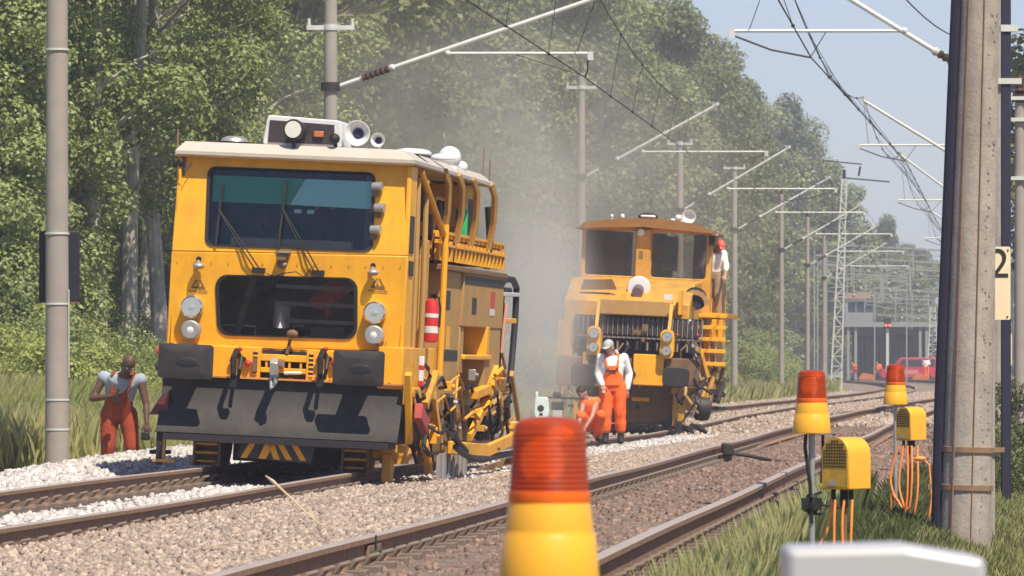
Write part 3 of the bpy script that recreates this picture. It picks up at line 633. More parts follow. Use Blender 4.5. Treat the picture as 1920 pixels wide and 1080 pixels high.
MB().tube([(1.15, 7.2, 2.9), (1.18, 7.3, 2.5), (1.15, 7.3, 2.2)], .04).build('rear_hose', BLACK, m1)
# body side panels under the gangway
def side(name, px0, py0, px1, py1, x, th, m, bev=.01, par=None):
    a, zt0 = qs(px0, py0); b, _ = qs(px1, py0); _, zbm = qs(px0, py1)
    return MB().box(x - th, x, a, b, zbm, zt0).build(name, m, par or m1, bevel=bev)
p1 = side('side_panel', 842, 505, 879, 770, 1.17, .5, TAN); p2 = side('side_panel', 880, 505, 954, 612, 1.2, .5, TAN)
side('side_panel', 926, 613, 953, 725, 1.19, .5, TAN); side('side_panel', 880, 613, 887, 700, 1.18, .4, TAN)
side('panel_band', 881, 516, 953, 532, 1.204, .003, DGREY, 0); side('panel_band', 842, 516, 850, 600, 1.174, .003, DGREY, 0)
side('panel_trim', 838, 495, 955, 506, 1.23, .6, BROWN)
side('hatch_dark', 886, 613, 927, 668, .95, .3, DARK, 0); side('hatch_sill', 884, 665, 934, 674, 1.22, .5, YEL)
side('hatch_sill', 925, 613, 930, 668, 1.21, .3, YEL)
side('panel_vent', 852, 545, 860, 580, 1.175, .003, DGREY, 0); side('panel_vent', 896, 558, 904, 588, 1.205, .004, DGREY, 0)
side('warning_sticker', 930, 547, 938, 578, 1.205, .004, RED, 0); side('warning_sticker', 930, 579, 938, 592, 1.205, .004, WHITE, 0)
side('panel_band', 842, 656, 878, 676, 1.174, .003, DGREY, 0); side('panel_trim', 856, 612, 862, 655, 1.178, .006, YEL, 0)
for i in range(4): side('panel_stay', 846 + i * 9, 770, 849 + i * 9, 850, 1.05, .04, TAN if i % 2 else DGREY, 0)
# lower right: arms, rams, wing plough
def arm(name, pts, w, h, m, x=1.25, par=None):
    o = MB(); P = []
    for k, (px, py) in enumerate(pts): y, z = qs(px, py, x); P.append((x, y, z))
    for a, b in zip(P[:-1], P[1:]): o.bar(a, b, w, h)
    return o.build(name, m, par or m1, bevel=.008)
arm('hinge_block', [(768, 690), (828, 690)], .25, .42, YEL, 1.1)
arm('lift_arm', [(772, 735), (815, 740), (833, 840)], .08, .10, YEL, 1.28); arm('lift_arm', [(765, 700), (772, 830)], .07, .09, YEL, 1.3)
arm('lift_arm', [(790, 760), (808, 700)], .07, .08, YEL2, 1.35); arm('lift_arm', [(800, 830), (812, 880)], .08, .10, YEL, 1.3)
arm('lift_arm', [(832, 740), (850, 800)], .06, .12, YEL2, 1.05); arm('ram_guard', [(845, 745), (862, 862)], .05, .10, TAN, 1.0); arm('ram_guard', [(878, 770), (882, 690)], .06, .06, YEL, 1.15)
arm('ram', [(857, 740), (862, 800)], .07, .07, BLACK, 1.2); arm('ram', [(868, 745), (870, 830)], .05, .05, DGREY, 1.2); arm('ram_rod', [(856, 752), (859, 770)], .05, .05, CHROME, 1.3)
arm('rear_arm', [(898, 740), (920, 730), (928, 740), (918, 770), (900, 775)], .10, .10, YEL, 1.25); arm('rear_arm', [(925, 750), (945, 690)], .08, .08, YEL, 1.2)
arm('rear_arm', [(932, 715), (965, 790)], .06, .10, YEL, 1.25); arm('rear_arm', [(975, 700), (992, 785)], .05, .08, TAN, 1.2); arm('rear_arm', [(885, 820), (905, 775)], .06, .10, YEL, 1.3)
arm('rear_arm', [(940, 735), (968, 732)], .06, .06, YEL2, 1.2)
arm('red_bracket', [(768, 770), (783, 800)], .08, .16, mat('faded red steel', (.38, .06, .05), .6), 1.4)
arm('gauge_post', [(767, 668), (767, 724)], .05, .05, WHITE, 1.42); arm('gauge_mark', [(767, 684), (767, 694)], .053, .055, RED, 1.4205); arm('gauge_mark', [(767, 713), (767, 724)], .053, .055, RED, 1.4205)
def hoses(name, lists, r, m=BLACK, x=1.33):
    o = MB()
    for pts in lists:
        P = []
        for k, p in enumerate(pts): y, z = qs(p[0], p[1], x); P.append((x + (p[2] if len(p) > 2 else 0), y, z))
        o.tube(P, r, 7)
    return o.build(name, m, m1)
hoses('side_hose', [[(783, 680), (796, 690), (801, 705), (795, 722), (786, 728)], [(776, 735), (783, 760), (776, 790), (786, 820)], [(790, 740), (800, 790), (795, 840), (806, 855)]], .022)
hoses('trailing_hose', [[(806, 838), (818, 848), (840, 860), (862, 861), (890, 854), (925, 848)], [(800, 815), (812, 832), (826, 845)]], .035, BLACK, 1.6)
hoses('dangling_cable', [[(770, 830), (785, 850), (800, 850)], [(780, 800), (800, 812), (815, 806), (822, 812)], [(806, 812), (812, 790), (820, 800)]], .014, BLACK, 1.45)
# wing plough blade at the side
wp = MB(); yA, zA = qs(822, 840, 1.6); yB, zB = qs(868, 845, 1.7); yC, zC_ = qs(932, 808, 1.7)
for (a, b) in (((1.45, yA, zA), (1.6, yB, zB)), ((1.6, yB, zB), (1.7, yC, zC_))): wp.bar(a, b, .05, .14)
wing = wp.build('wing_plough', YEL, m1, bevel=.012); MB().sphere((1.72, yC - .2, zC_ - .02), .03).sphere((1.68, yB + .4, zB + .02), .02).build('wing_bolts', BROWN, wing)
wk = MB()
for i in range(7):
    y, z = qs(812 + i * 8, 848, 1.45); wk.box(1.38, 1.42, y - .05 + .02 * (i % 2), y + .14, -.12, .2)
each(wk, 'brush_plate', mat('grey brush plates', (.33, .32, .33), .6, dirt=(.2, .15, .1), dirt_amt=.5), m1)
for i in range(3):
    y, z = qs(912 + i * 10, 858, 1.4); MB().bar((1.2, y, -.1), (1.6, y + .2, .06), .08, .05).build('side_scraper', BROWN, m1)
y, z = qs(762, 870, 1.1); MB().box(1.0, 1.1, .3, .5, -.1, .2).build('guide_shoe', YEL2, m1, bevel=.01)
rr = random.Random(3)
for i in range(22):
    y = rr.uniform(1.0, 8.6); z = rr.uniform(.35, 1.0); x = 1.22 + rr.uniform(-.1, .14); dy = rr.uniform(.3, 1.1); dz = rr.uniform(-.55, .1)
    MB().tube([(x, y, z), (x + .06, y + dy * .3, z + .08), (x + .08, y + dy * .7, z + dz * .6), (x, y + dy, max(.05, z + dz))], rr.choice((.014, .02, .028)), 7).build('hydraulic_hose', rr.choice((BLACK, BLACK, BROWN, TAN, YEL2)), m1)
for i in range(16):
    y = rr.uniform(.9, 8.8); z = rr.uniform(.2, .95); x = 1.12 + rr.uniform(0, .16); w = rr.uniform(.05, .16); h = rr.uniform(.06, .2)
    MB().box(x, x + .08, y, y + w, z, z + h).cyl((x + .08, y + w / 2, z + h / 2), (x + .11, y + w / 2, z + h / 2), .025).build('valve_block', rr.choice((YEL, YEL2, DGREY, BROWN, STEEL)), m1, bevel=.006)
for i in range(10):
    y = rr.uniform(.7, 6.5); z = rr.uniform(1.3, 2.1) if y < 1.9 else rr.uniform(2.25, 2.9); x = 1.0 if y < 1.9 else .95
    MB().box(x, x + .1, y, y + .14, z, z + rr.uniform(.08, .25)).tube([(x + .08, y + .07, z), (x + .13, y + .05, z - .15), (x + .06, y + .1, z - .4)], .014).build('junction_box', rr.choice((DGREY, BROWN, TAN, YEL2)), m1, bevel=.006)
# panel seams and rivets on the front
mb = MB()
for i in range(14):
    x, z = q(330 + i * 32.5, 492 + i * .9); mb.cyl((x, .0, z - .03), (x, -.006, z - .03), .007, n=6)
each(mb, 'front_rivet', YEL2, m1)
# rusty debris and gear behind the wheel
mb = MB(); mb.sphere((1.15, .7, .2), (.1, .2, .1)).box(1.0, 1.25, .2, .4, .22, .3).box(.95, 1.2, .5, .9, .1, .16).cyl((.85, .4, .22), (1.15, .4, .22), .08); mb.build('side_gear', YEL2, m1)
mb = MB()
for i in range(8): mb.bar((1.1 + .04 * (i % 3), 1.2 + i * .55, .7), (1.25 - .05 * (i % 2), 1.35 + i * .55, .1), .06, .08)
each(mb, 'side_linkage', BROWN, m1)
each(MB().box(1.0, 1.2, 7.9, 8.5, .25, .6).sphere((1.2, 7.0, .45), (.15, .3, .2)), 'axle_box', DGREY, m1, bevel=.03)
# rear hose bows
hoses('hose_bow', [[(958, 790), (957, 700), (955, 560), (957, 532), (965, 523), (978, 525), (985, 540), (985, 600), (982, 680), (976, 780)], [(960, 620), (958, 560), (962, 545), (972, 545)]], .04, BLACK, 1.15)
arm('hose_clamp', [(955, 552), (986, 553)], .04, .05, GALV, 1.17); arm('hose_clamp', [(960, 601), (982, 602)], .04, .06, YEL, 1.17)
hoses('rear_lever', [[(960, 570), (957, 610), (955, 660), (963, 690)]], .018, mat('faded pink paint', (.45, .20, .13), .7), 1.2)
arm('rear_post', [(962, 680), (966, 730)], .12, .16, TAN, 1.1)
# ------------------------------------------------------------------ the far machine
M2D = 101.0; S2 = 99.0; Z2 = zt(101)
m2 = thing('tamping_machine', 'farther dusty yellow track machine with split cab windows and a row of dark tines',
           'rail vehicle', (f1(M2D), M2D, Z2), (0, .045, -.0945))
def r2(px, py, y=0):      # pixel to local point at local depth y
    s = F / (M2D + y); cx = 1905 - 7.4 * s
    z = (HY - py) / s + ZC - Z2; x = (px - cx) / s
    return (x - .045 * z, z + .045 * x)
def b2(mb, px0, py0, px1, py1, y0, y1, m=0):
    a = r2(px0, py1, y0); b = r2(px1, py0, y0); return mb.box(a[0], b[0], y0, y1, a[1], b[1], m)
yc = 5.0
zw = r2(1200, 519, yc)[1]; cl = r2(1087, 470, yc)[0]; cr = r2(1331, 470, yc)[0]; pmid = r2(1204, 470, yc)[0]; zk = r2(1200, 432, yc)[1]
cab = MB()
wl2 = rnd(rect(cl + .08, pmid - .17, zw, zk - .03), .06); wr2 = rnd(rect(pmid + .16, cr - .10, zw, zk - .03), .06)
cab.plate(rect(cl, cr, r2(0, 590, yc)[1], zk + .05), [wl2, wr2], yc, yc + .05)
cab.box(cl, cl + .05, yc + .05, yc + 2.4, 2.1, zk); cab.box(cr - .05, cr, yc + .05, yc + .5, 2.1, zk); cab.box(cr - .05, cr, yc + 1.5, yc + 2.4, 2.1, zk); cab.box(cl, cr, yc + .05, yc + 2.4, 2.05, 2.1)
cab.box(cl + .05, pmid - .4, yc + 2.3, yc + 2.4, 2.1, zk); cab.box(pmid - .1, pmid + .3, yc + 2.3, yc + 2.4, 2.1, zk); cab.box(cr - .5, cr - .05, yc + 2.3, yc + 2.4, 2.1, zk)
cab.build('cab_shell', YEL2, m2, bevel=.012)
for w in (wl2, wr2): MB().plate(w, [], yc + .02, yc + .03).build('cab_window', GLASS2, m2)
MB().box(pmid - .15, pmid + .14, yc - .10, yc - .002, 2.2, zk + .02).build('centre_post', YEL2, m2, bevel=.02)
x, z = r2(1200, 437, yc); MB().cyl((x, yc - .16, z), (x, yc - .10, z), .085, .09, 18).build('post_lamp_rim', STEEL, m2); MB().cyl((x, yc - .175, z), (x, yc - .16, z), .065, n=18).build('post_lamp', WLENS, m2)
MB().box(x - .03, x + .05, yc - .105, yc - .1, z - .52, z - .36).build('painted_plate', BROWN, m2)
rp = [(cl - .12, zk - .02), (cl + .1, zk + .12), (pmid - .4, zk + .22), (pmid + .4, zk + .24), (cr - .3, zk + .16), (cr + .1, zk + .02), (cr + .1, zk - .02), (pmid, zk + .06)]
r2f = MB().prism(rp, yc - .32, yc + 2.7).build('roof', mat('shade browned roof paint', (.27, .125, .03), .6, var=.2, dirt=(.2, .12, .06), dirt_amt=.6), m2)  # brown roof colour carries the shade of the fascia
for px, r in ((1145, .035), (1165, .045)): x, z = r2(px, 415, yc); MB().sphere((x, yc - .2, zk + .25), (r, r, r * 1.2)).cyl((x, yc - .2, zk + .1), (x, yc - .2, zk + .25), r * .6).build('roof_lamp', WHITE, r2f)
x, z = r2(1212, 412, yc); MB().lathe([(.19, 0), (.20, .05), (.15, .10), (.05, .12)], (x, yc, zk + .23)).build('roof_vent', BLACK, r2f); MB().box(x - .14, x + .16, yc - .22, yc - .1, zk + .25, zk + .30).build('roof_light_bar', WHITE, r2f, bevel=.02)
x, z = r2(1290, 415, yc); MB().lathe([(.03, .35), (.04, .2), (.10, .05), (.14, 0), (.13, 0), (.06, .08)], (x, yc - .3, zk + .30), (0, 1, 0)).box(x - .35, x, yc, yc + .1, zk + .15, zk + .25).sphere((x - .22, yc - .1, zk + .27), .07).sphere((x - .33, yc - .1, zk + .20), .06).build('horn', WHITE, r2f); MB().cyl((x, yc - .2, zk + .30), (x, yc - .15, zk + .3), .05).build('horn_throat', DARK, r2f)
x, z = r2(1332, 452, yc); MB().box(x - .05, x + .06, yc - .2, yc - .05, z - .1, z + .1).build('corner_lamp', BLACK, r2f, bevel=.02); MB().box(x, x + .12, yc - .22, yc - .03, z + .1, z + .14).build('corner_lamp_hood', GALV, r2f)
# cab inside
MB().box(pmid + .30, pmid + .62, yc + .9, yc + .95, zw + .15, zk - .08).build('green_screen', mat('pale green screen', (.16, .28, .18), .7), m2)
MB().box(pmid - .45, pmid - .35, yc + .8, yc + .9, zw, zw + .5).sphere((pmid - .4, yc + .8, zw + .7), (.08, .08, .14)).build('cab_lever_stand', mat('dim red fitting', (.16, .05, .04), .7), m2)
MB().box(cl + .1, cr - .1, yc + .4, yc + .8, zw - .15, zw + .02).box(pmid + .2, pmid + .5, yc + 1, yc + 1.4, zw, zw + .35).build('cab_desk', DARK, m2)
MB().box(pmid + .25, pmid + .42, yc + .10, yc + .18, zk - .22, zk - .05).build('cab_mirror', DARK, m2)
# bonnet in front of the cab
bn = MB(); a = r2(1082, 590, 2); b = r2(1300, 520, 2)
bn.prism([(yc - .01, zw - .04), (2.6, zw - .12), (1.2, 2.42), (1.2, 1.9), (yc - .01, 1.9)], cl + .02, cr - .15, 'x'); bn.build('bonnet', YEL2, m2, bevel=.03)
x, z = r2(1195, 540, 2); MB().lathe([(.12, .12), (.21, .10), (.23, 0), (.21, -.05), (.12, -.06)], (x, 1.9, z), (0, 1, 0), 26).build('intake_ring', WHITE, m2)
MB().cyl((x, 1.5, z - .1), (x, 1.95, z - .02), .10, .11, 16).cyl((x - .02, 1.7, z - .28), (x, 1.7, z - .05), .11).build('intake_pipe', mat('dull purple pipe', (.13, .09, .11), .6), m2)
mb = MB(); b2(mb, 1120, 566, 1256, 589, .6, 1.6); mb.build('cross_beam', TAN, m2, bevel=.02)
mb = MB(); b2(mb, 1268, 545, 1276, 590, .8, 1.2); b2(mb, 1160, 552, 1170, 566, .9, 1.0); each(mb, 'beam_bracket', YEL, m2)
mb = MB(); b2(mb, 1242, 552, 1258, 562, 1.1, 1.18); mb.build('rating_plate', WHITE, m2)
x, z = r2(1300, 560, 2); MB().lathe([(.22, 0), (.22, .3)], (x, 2.0, z), (0, 1, 0)).build('side_drum', DARK, m2)
mb = MB()
for i in range(9): a = math.pi * i / 8; mb.bar((x + .24 * math.cos(a), 1.95, z + .24 * math.sin(a) - .12), (x + .24 * math.cos(a + .39), 1.95, z + .24 * math.sin(a + .39) - .12), .1, .03, up=(0, 1, 0))
mb.build('drum_arch', TAN, m2)
# tines
bx0, zt2 = r2(1066, 590); bx1, zb5 = r2(1308, 662)
mb = MB(); mb.box(bx0, bx1, 1.1, 1.6, zb5 - .1, zt2 + .02); mb.build('tine_housing', DARK, m2)
tn = MB(); nt_ = 26
for i in range(nt_):
    x = bx0 + (bx1 - bx0) * (i + .5) / nt_; tn.box(x - .022, x + .022, .72, .86, zt2 - .32, zt2 - .02); tn.box(x - .012, x + .012, .90, 1.0, zt2 - .62, zt2 - .4)
tn.build('tine_row', mat('dark oily tines', (.045, .04, .042), .5, dirt=(.18, .15, .12), dirt_amt=.4), m2, smooth=0)
tl = MB()
for i in range(nt_ + 1):
    x = bx0 + (bx1 - bx0) * i / nt_; tl.box(x - .008, x + .008, .70, .78, zt2 - .34, zt2 - .0); 
    if i % 2: tl.cyl((x, .8, zb5), (x, .8, zb5 + .17), .02, n=8)
tl.box(bx0, bx1, .75, .8, zt2 - .40, zt2 - .36); tl.build('tine_guide', mat('greyed guide steel', (.26, .23, .21), .6), m2, smooth=0)
mb = MB()
for px in (1078, 1262, 1300): x, z = r2(px, 640); mb.sphere((x, .7, z + .12), .03)
each(mb, 'oiler_cap', RED, m2)
for px, py in ((1111, 638), (1248, 645)):
    x, z = r2(px, py); hb = MB(); hb.prism(rnd(rect(x - .13, x + .13, z - .28, z + .27), .10), -.12, -.05); hb.bar((x + .06, 0, z), (x + .06, .7, z), .08, .3); hp = hb.build('headlight_bracket', YEL, m2)
    for dz, r in ((.13, .105), (-.13, .10)):
        MB().lathe([(r, .02), (r, -.08), (r * .85, -.10)], (x, -.1, z + dz), (0, 1, 0), 20).build('headlight_rim', CHROME, hp); MB().lathe([(r * .85, -.095), (r * .5, -.075), (r * .2, -.10), (.003, -.10)], (x, -.1, z + dz), (0, 1, 0), 20).build('headlight', LENS, hp)
    MB().bar((x + .02, .1, z + .25), (x + .02, .5, z + .75), .06, .06).build('bracket_stay', YEL2, hp)
# headstock and low frame
mb = MB(); b2(mb, 1182, 666, 1242, 722, .0, .3); mb.build('headstock', YEL, m2, bevel=.02); mb = MB(); b2(mb, 1040, 672, 1181, 722, .02, .3); b2(mb, 1243, 674, 1308, 722, .02, .3); each(mb, 'headstock_end', BROWN, m2, bevel=.02)  # left end is brown to paint in the shade there
mb = MB(); b2(mb, 1040, 600, 1068, 670, .2, .5); b2(mb, 1088, 660, 1100, 690, -.1, 0); each(mb, 'headstock_riser', YEL2, m2)
for (a0, b0, a1, b1) in ((1066, 683, 1116, 723), (1238, 690, 1290, 724)):
    xa, z1 = r2(a0, b1, -.5); xb, z2_ = r2(a1, b0, -.5); L = rnd(rect(xa, xb, z1, z2_), .1)
    bo = MB().prism(L, -.55, -.5).build('buffer', DGREY, m2, bevel=.015); MB().cyl(((xa + xb) / 2, -.5, (z1 + z2_) / 2), ((xa + xb) / 2, 0, (z1 + z2_) / 2), .12).build('buffer_stem', DGREY, bo)
mb = MB(); b2(mb, 1085, 726, 1262, 790, .6, 4); mb.build('front_tank', BROWN, m2, bevel=.05)
mb = MB(); b2(mb, 1180, 745, 1215, 752, .5, .6); mb.build('tank_handle', YEL, m2, bevel=.02)
for sx in (-.755, .755):
    MB().lathe([(.30, -.07), (.385, -.065), (.385, .05), (.41, .055), (.41, .075), (.30, .07)], (sx, 1.8, .385), (-1 if sx > 0 else 1, 0, 0), 26).build('wheel', RUST, m2)
MB().box(-1.0, 1.0, .4, 9, .8, 1.25).box(cl, cr - .1, yc, yc + 2.4, 1.3, 2.05).box(-1.1, 1.1, 7.4, 12, 1.25, 3.0).build('main_frame', BROWN, m2)
# right-hand working unit
u = MB(); b2(u, 1256, 722, 1282, 800, .3, .6); b2(u, 1255, 728, 1300, 738, .25, .55); b2(u, 1282, 730, 1296, 770, .5, .8); each(u, 'lifting_leg', YEL2, m2, bevel=.015)
x, z = r2(1313, 766, 1); MB().lathe([(.12, -.16), (.22, -.12), (.24, 0), (.22, .12), (.12, .16)], (x, 1, z), (1, .3, 0), 22).build('press_roller', DGREY, m2)
u = MB(); b2(u, 1262, 790, 1275, 812, .1, .3); b2(u, 1240, 786, 1256, 806, .3, .6)
for i in range(6): a = r2(1266 + 8 * i, 795 + 3 * (i % 3), .2); u.bar((a[0], .1 + .1 * i, a[1]), (a[0] + .14, .4, a[1] - .1), .05, .06)
u.build('rail_clamp', DGREY, m2)
u = MB()
for px0, px1, t_, b_ in ((1306, 1312, 590, 770), (1326, 1331, 560, 700), (1352, 1357, 555, 690), (1338, 1341, 590, 690)): b2(u, px0, t_, px1, b_, 1.0, 1.08)
for py in (590, 612, 634, 656, 680): b2(u, 1306, py, 1357, py + 5, .95, 1.05)
b2(u, 1304, 620, 1328, 700, 1.2, 1.5); b2(u, 1330, 600, 1352, 640, 1.3, 2.0); u.build('ladder_frame', YEL, m2, bevel=.008)
u = MB()
for i in range(14):
    a = r2(1312 + (i * 37) % 44, 660 + (i * 53) % 110, 1); c = r2(1312 + (i * 61 + 12) % 46, 668 + (i * 29 + 40) % 110, 1); u.bar((a[0], .9 + (i % 4) * .2, a[1]), (c[0], 1.0 + (i % 3) * .2, c[1]), .05, .07, m=i % 3)
each(u, 'side_linkage', [YEL2, BROWN, DGREY], m2)
u = MB(); a = r2(1290, 600, 1); c = r2(1312, 730, 1); u.tube([(a[0], .9, a[1]), (a[0] + .1, .8, a[1] - .5), (c[0], .9, c[1])], .035); u.build('side_hose', GALV, m2)
u = MB(); b2(u, 1312, 730, 1345, 740, 1.0, 1.3); b2(u, 1320, 762, 1344, 768, 1.0, 1.3); b2(u, 1316, 745, 1340, 750, 1, 1.3); each(u, 'side_step', DGREY, m2)
u = MB(); b2(u, 1310, 588, 1362, 594, 4.2, 8); u.tube([(r2(1355, 590, 4.2)[0], 4.3, r2(0, 590, 4.2)[1]), (r2(1355, 590, 4.2)[0], 4.3, r2(0, 545, 4.2)[1])], .025); u.build('side_platform', YEL, m2)
u = MB(); b2(u, 1048, 620, 1062, 760, 1.0, 1.2); b2(u, 1066, 640, 1072, 770, 1.0, 1.2); b2(u, 1044, 690, 1064, 740, .8, 1.2); each(u, 'left_linkage', YEL2, m2)
rr = random.Random(9)
for i in range(26):
    x = rr.uniform(-1.25, .1) if i % 2 else rr.uniform(1.0, 1.5); z = rr.uniform(.55, 1.75); y = rr.uniform(-.05, .6)
    MB().tube([(x, y, z), (x + rr.uniform(-.15, .15), y - .12, z - .15), (x + rr.uniform(-.3, .3), y - .05, z - rr.uniform(.3, .6))], rr.choice((.018, .025, .035)), 6).build('hydraulic_hose', rr.choice((BLACK, BLACK, BROWN, TAN, GALV)), m2)
for i in range(22):
    x = rr.uniform(-1.3, .2) if i % 3 else rr.uniform(1.0, 1.5); z = rr.uniform(.35, 1.9); w = rr.uniform(.05, .16); y = rr.uniform(-.06, .5)
    MB().box(x, x + w, y, y + .15, z, z + rr.uniform(.05, .2)).cyl((x + w / 2, y - .03, z + .04), (x + w / 2, y, z + .04), .02).build('valve_block', rr.choice((YEL, BROWN, DGREY, BROWN, STEEL, TAN)), m2, bevel=.006)
for i in range(9):
    x = cl + .15 + i * .28; MB().box(x, x + .02, yc - .004, yc - .001, 2.55, 2.6).box(x, x + .12, 1.7, 1.75, 2.30, 2.33 + .02 * (i % 3)).build('grab_bracket', BROWN, m2)
MB().prism([(cl + .3, zw - .35), (cl + 1.0, zw - .32), (cl + .9, zw - .12), (cl + .35, zw - .15)], 1.55, 1.6).build('dusty_cover', BROWN, m2)
# white measuring device on its trolley ahead of the far machine
D = 80.0; P = pt(1015, 775, D); wd = thing('measuring_trolley', 'white and green measuring device on a small yellow base right of the near machine', 'measuring device', (P.x, P.y, zt(D) + .03))
MB().cyl((0, 0, .0), (0, 0, .12), .05).lathe([(.05, .10), (.10, .12), (.11, .17), (.10, .21), (.04, .23)], n=16).build('yellow_base', BEACY, wd)
MB().box(-.07, .07, -.05, .05, .23, .30).build('swivel', DGREY, wd)
MB().prism(rnd([(-.09, .30), (.09, .30), (.12, .40), (.10, .62), (-.09, .62), (-.11, .40)], .03), -.07, .07).box(-.09, -.05, -.04, .04, .62, .70).build('head', mat('mint white plastic', (.62, .72, .66), .4), wd, bevel=.01)
MB().cyl((-.01, -.075, .45), (-.01, -.07, .45), .05).box(-.03, .02, -.075, -.07, .34, .38).build('eyepiece', BLACK, wd)
MB().bar((-.55, .1, 0), (.55, .1, 0), .08, .05).bar((-.4, .1, 0.03), (-.4, .1, .35), .05, .05).build('cross_bar', YEL2, wd)
P = pt(958, 798, 78); tb = thing('trolley_bar', 'short yellow bar end sticking out left of the big beacon', 'trolley', (P.x, P.y, P.z))
MB().box(-.12, .12, -.05, .25, -.06, .06).cyl((0, 0, -.3), (0, 0, -.05), .03).build('bar_head', BEACY, tb, bevel=.02)
P = pt(1060, 800, 84); tr = thing('tool_trolley', 'small yellow tool trolley with upright posts beside the crouching worker', 'trolley', (P.x, P.y, gz(.2, 84)))
z0 = zt(84) + .02 - tr.location.z
MB().box(-.35, .2, -.1, .5, z0, z0 + .06).bar((-.15, 0, z0), (-.15, 0, z0 + .42), .10, .06).bar((.16, 0, z0), (.16, 0, z0 + .55), .05, .05).build('trolley_frame', YEL2, tr); MB().box(-.22, -.03, -.06, .06, z0 + .42, z0 + .55).bar((-.3, 0, z0 + .62), (.25, 0, z0 + .60), .05, .03).sphere((-.13, 0, z0 + .66), (.07, .05, .05)).build('tool_head', DGREY, tr)
MB().box(-.2, -.05, -.065, -.06, z0 + .30, z0 + .42).build('trolley_plate', GALV, tr)
# ------------------------------------------------------------------ catenary poles and wires
WIRES1 = []; WIRES2 = []
def pole(D, X, h, r0, r1, label, side=1, arm=None, tube=None, cat='pole', group=None, top=True, brk=None, m=None, name='catenary_pole'):
    b = gz(X - f1(D), D) - .4
    t = thing(name, label, cat, (X, D, b), group=group); o = -b
    MB().lathe([(r0, 0), (r0 + (r1 - r0) * .5, (h + o) * .5), (r1, h + o), (r1 * .5, h + o + .01)], n=18).build('shaft', m or CONCL, t)
    if top:
        mb = MB(); z = h + o; mb.lathe([(.05, 0), (.09, .03), (.05, .06), (.09, .09), (.05, .12), (.09, .15), (.05, .18), (.06, .30), (.03, .34)], (0, 0, z), n=12); mb.build('top_insulator', INSUL, t)
    if brk is not None:
        for zz in brk:
            mb = MB(); z = zz + o; mb.lathe([(r1 + .03, -.05), (r1 + .035, 0), (r1 + .03, .05)], (0, 0, z), n=14).box(-.42, .42, -.06, .02, z - .04, z + .04).cyl((-.38, -.02, z), (-.38, -.02, z + .16), .03).cyl((.38, -.02, z), (.38, -.02, z + .16), .03); mb.build('cross_bracket', GALV, t)
    if arm:
        za, dx, zb = arm; a = Vector((side * r0 * .9, 0, za + o)); e = Vector((side * dx, 0, zb + o)); d = (e - a).normalized()
        MB().cyl(a + d * 1.0, e, .042, n=10).cyl(a, a + d * .45, .04, n=10).sphere(a + d * 1.0, .07).sphere(a + d * .45, .06).box(e.x - .1, e.x + .1, -.03, .03, e.z - .0, e.z + .10).build('bracket_arm', GALV, t)
        MB().tube([a + d * (.45 + .046 * i) for i in range(13)], [.045 if i % 2 else .075 for i in range(13)], 10).build('arm_insulator', INSUL, t)
        MB().lathe([(r0 + .03, -.07), (r0 + .03, .07)], (0, 0, za + o), n=14).build('arm_clamp', DGREY, t)
        if tube:
            x0, x1, z = tube; zz = z + o; x0, x1 = side * x0, side * x1
            MB().cyl((x0, 0, zz), (x1, 0, zz), .027, n=8).sphere((x0, 0, zz), .06).box(x1 - .05, x1 + .05, -.03, .03, zz - .12, zz + .03).build('register_tube', GALV, t)
            zcw = z - .42; xs = side * (abs(x1) - 1.25) if side < 0 else side * (dx - .2)
            MB().tube([(x1 * .99, 0, zz - .08), ((x1 + xs) / 2, 0, zcw + o + .12), (xs, 0, zcw + o)], .018, 6).tube([e, (x0 + (x1 - x0) * .9, 0, zz)], .007, 5).tube([(x0 + (x1 - x0) * .45, 0, zz), (xs, 0, zcw + o + .02)], .008, 5).build('steady_arm', WIRE, t)
            (WIRES1 if side > 0 else WIRES2).append((D, X + xs, zcw, X + side * dx, zb))
    return t
def leftX(px, D): return pt(px, 0, D).x
P0 = pole(66.7, pt(107, 0, 66.7).x, 11, .152, .118, 'thick pale round concrete pole at the left edge with a dark sign board behind it', top=False, m=CONCL, name='concrete_pole')
mb = MB(); o = gz(-4.6, 66.7) - .4
for z in (.25, .62, 1.82, 2.7, 5.0): mb.lathe([(.156, -.012), (.158, 0), (.156, .012)], (0, 0, z - o), n=18)
each(mb, 'steel_band', GALV, P0); MB().box(.146, .158, -.06, -.03, .9 - o, 2.0 - o).build('cable_cover', GALV, P0)
P = pt(110, 500, 66.9); sg = thing('sign_board', 'dark back of a rectangular sign board fixed behind the left concrete pole', 'sign', (P.x, 67.0, P.z))
MB().box(-.255, .255, 0, .04, -.44, .44).build('board', mat('navy sign back', (.012, .012, .022), .7), sg, bevel=.01); MB().box(-.255, .255, .0, .05, .44, .45).box(-.255, .255, 0, .05, -.455, -.44).box(-.03, .03, -.04, -.0, -.3, .3).build('board_edge', BROWN, sg)
GL = 'catenary poles along the left track'
pole(93.4, leftX(620, 93.4), 11, .14, .10, 'grey catenary pole rising behind the roof of the near machine', 1, (5.95, 4.65, 7.5), (2.05, 4.55, 6.53), group=GL, top=False, brk=(6.98,))
pole(147, leftX(1090, 147), 9.15, .13, .095, 'grey catenary pole with long slanted arm just left of the far machine', 1, (6.3, 3.7, 8.25), (1.7, 5.1, 6.98), group=GL, brk=(8.75,))
pole(178, leftX(1275, 178), 8.6, .13, .10, 'grey catenary pole rising behind the cab roof of the far machine', 1, (6.3, 3.6, 8.35), (1.6, 5.2, 7.0), group=GL, brk=(8.5,))
pole(205, leftX(1377, 205), 8.6, .13, .10, 'pale catenary pole first to the right of the far machine', 1, (6.35, 3.6, 8.3), (1.6, 5.0, 7.0), group=GL, brk=(8.7,))
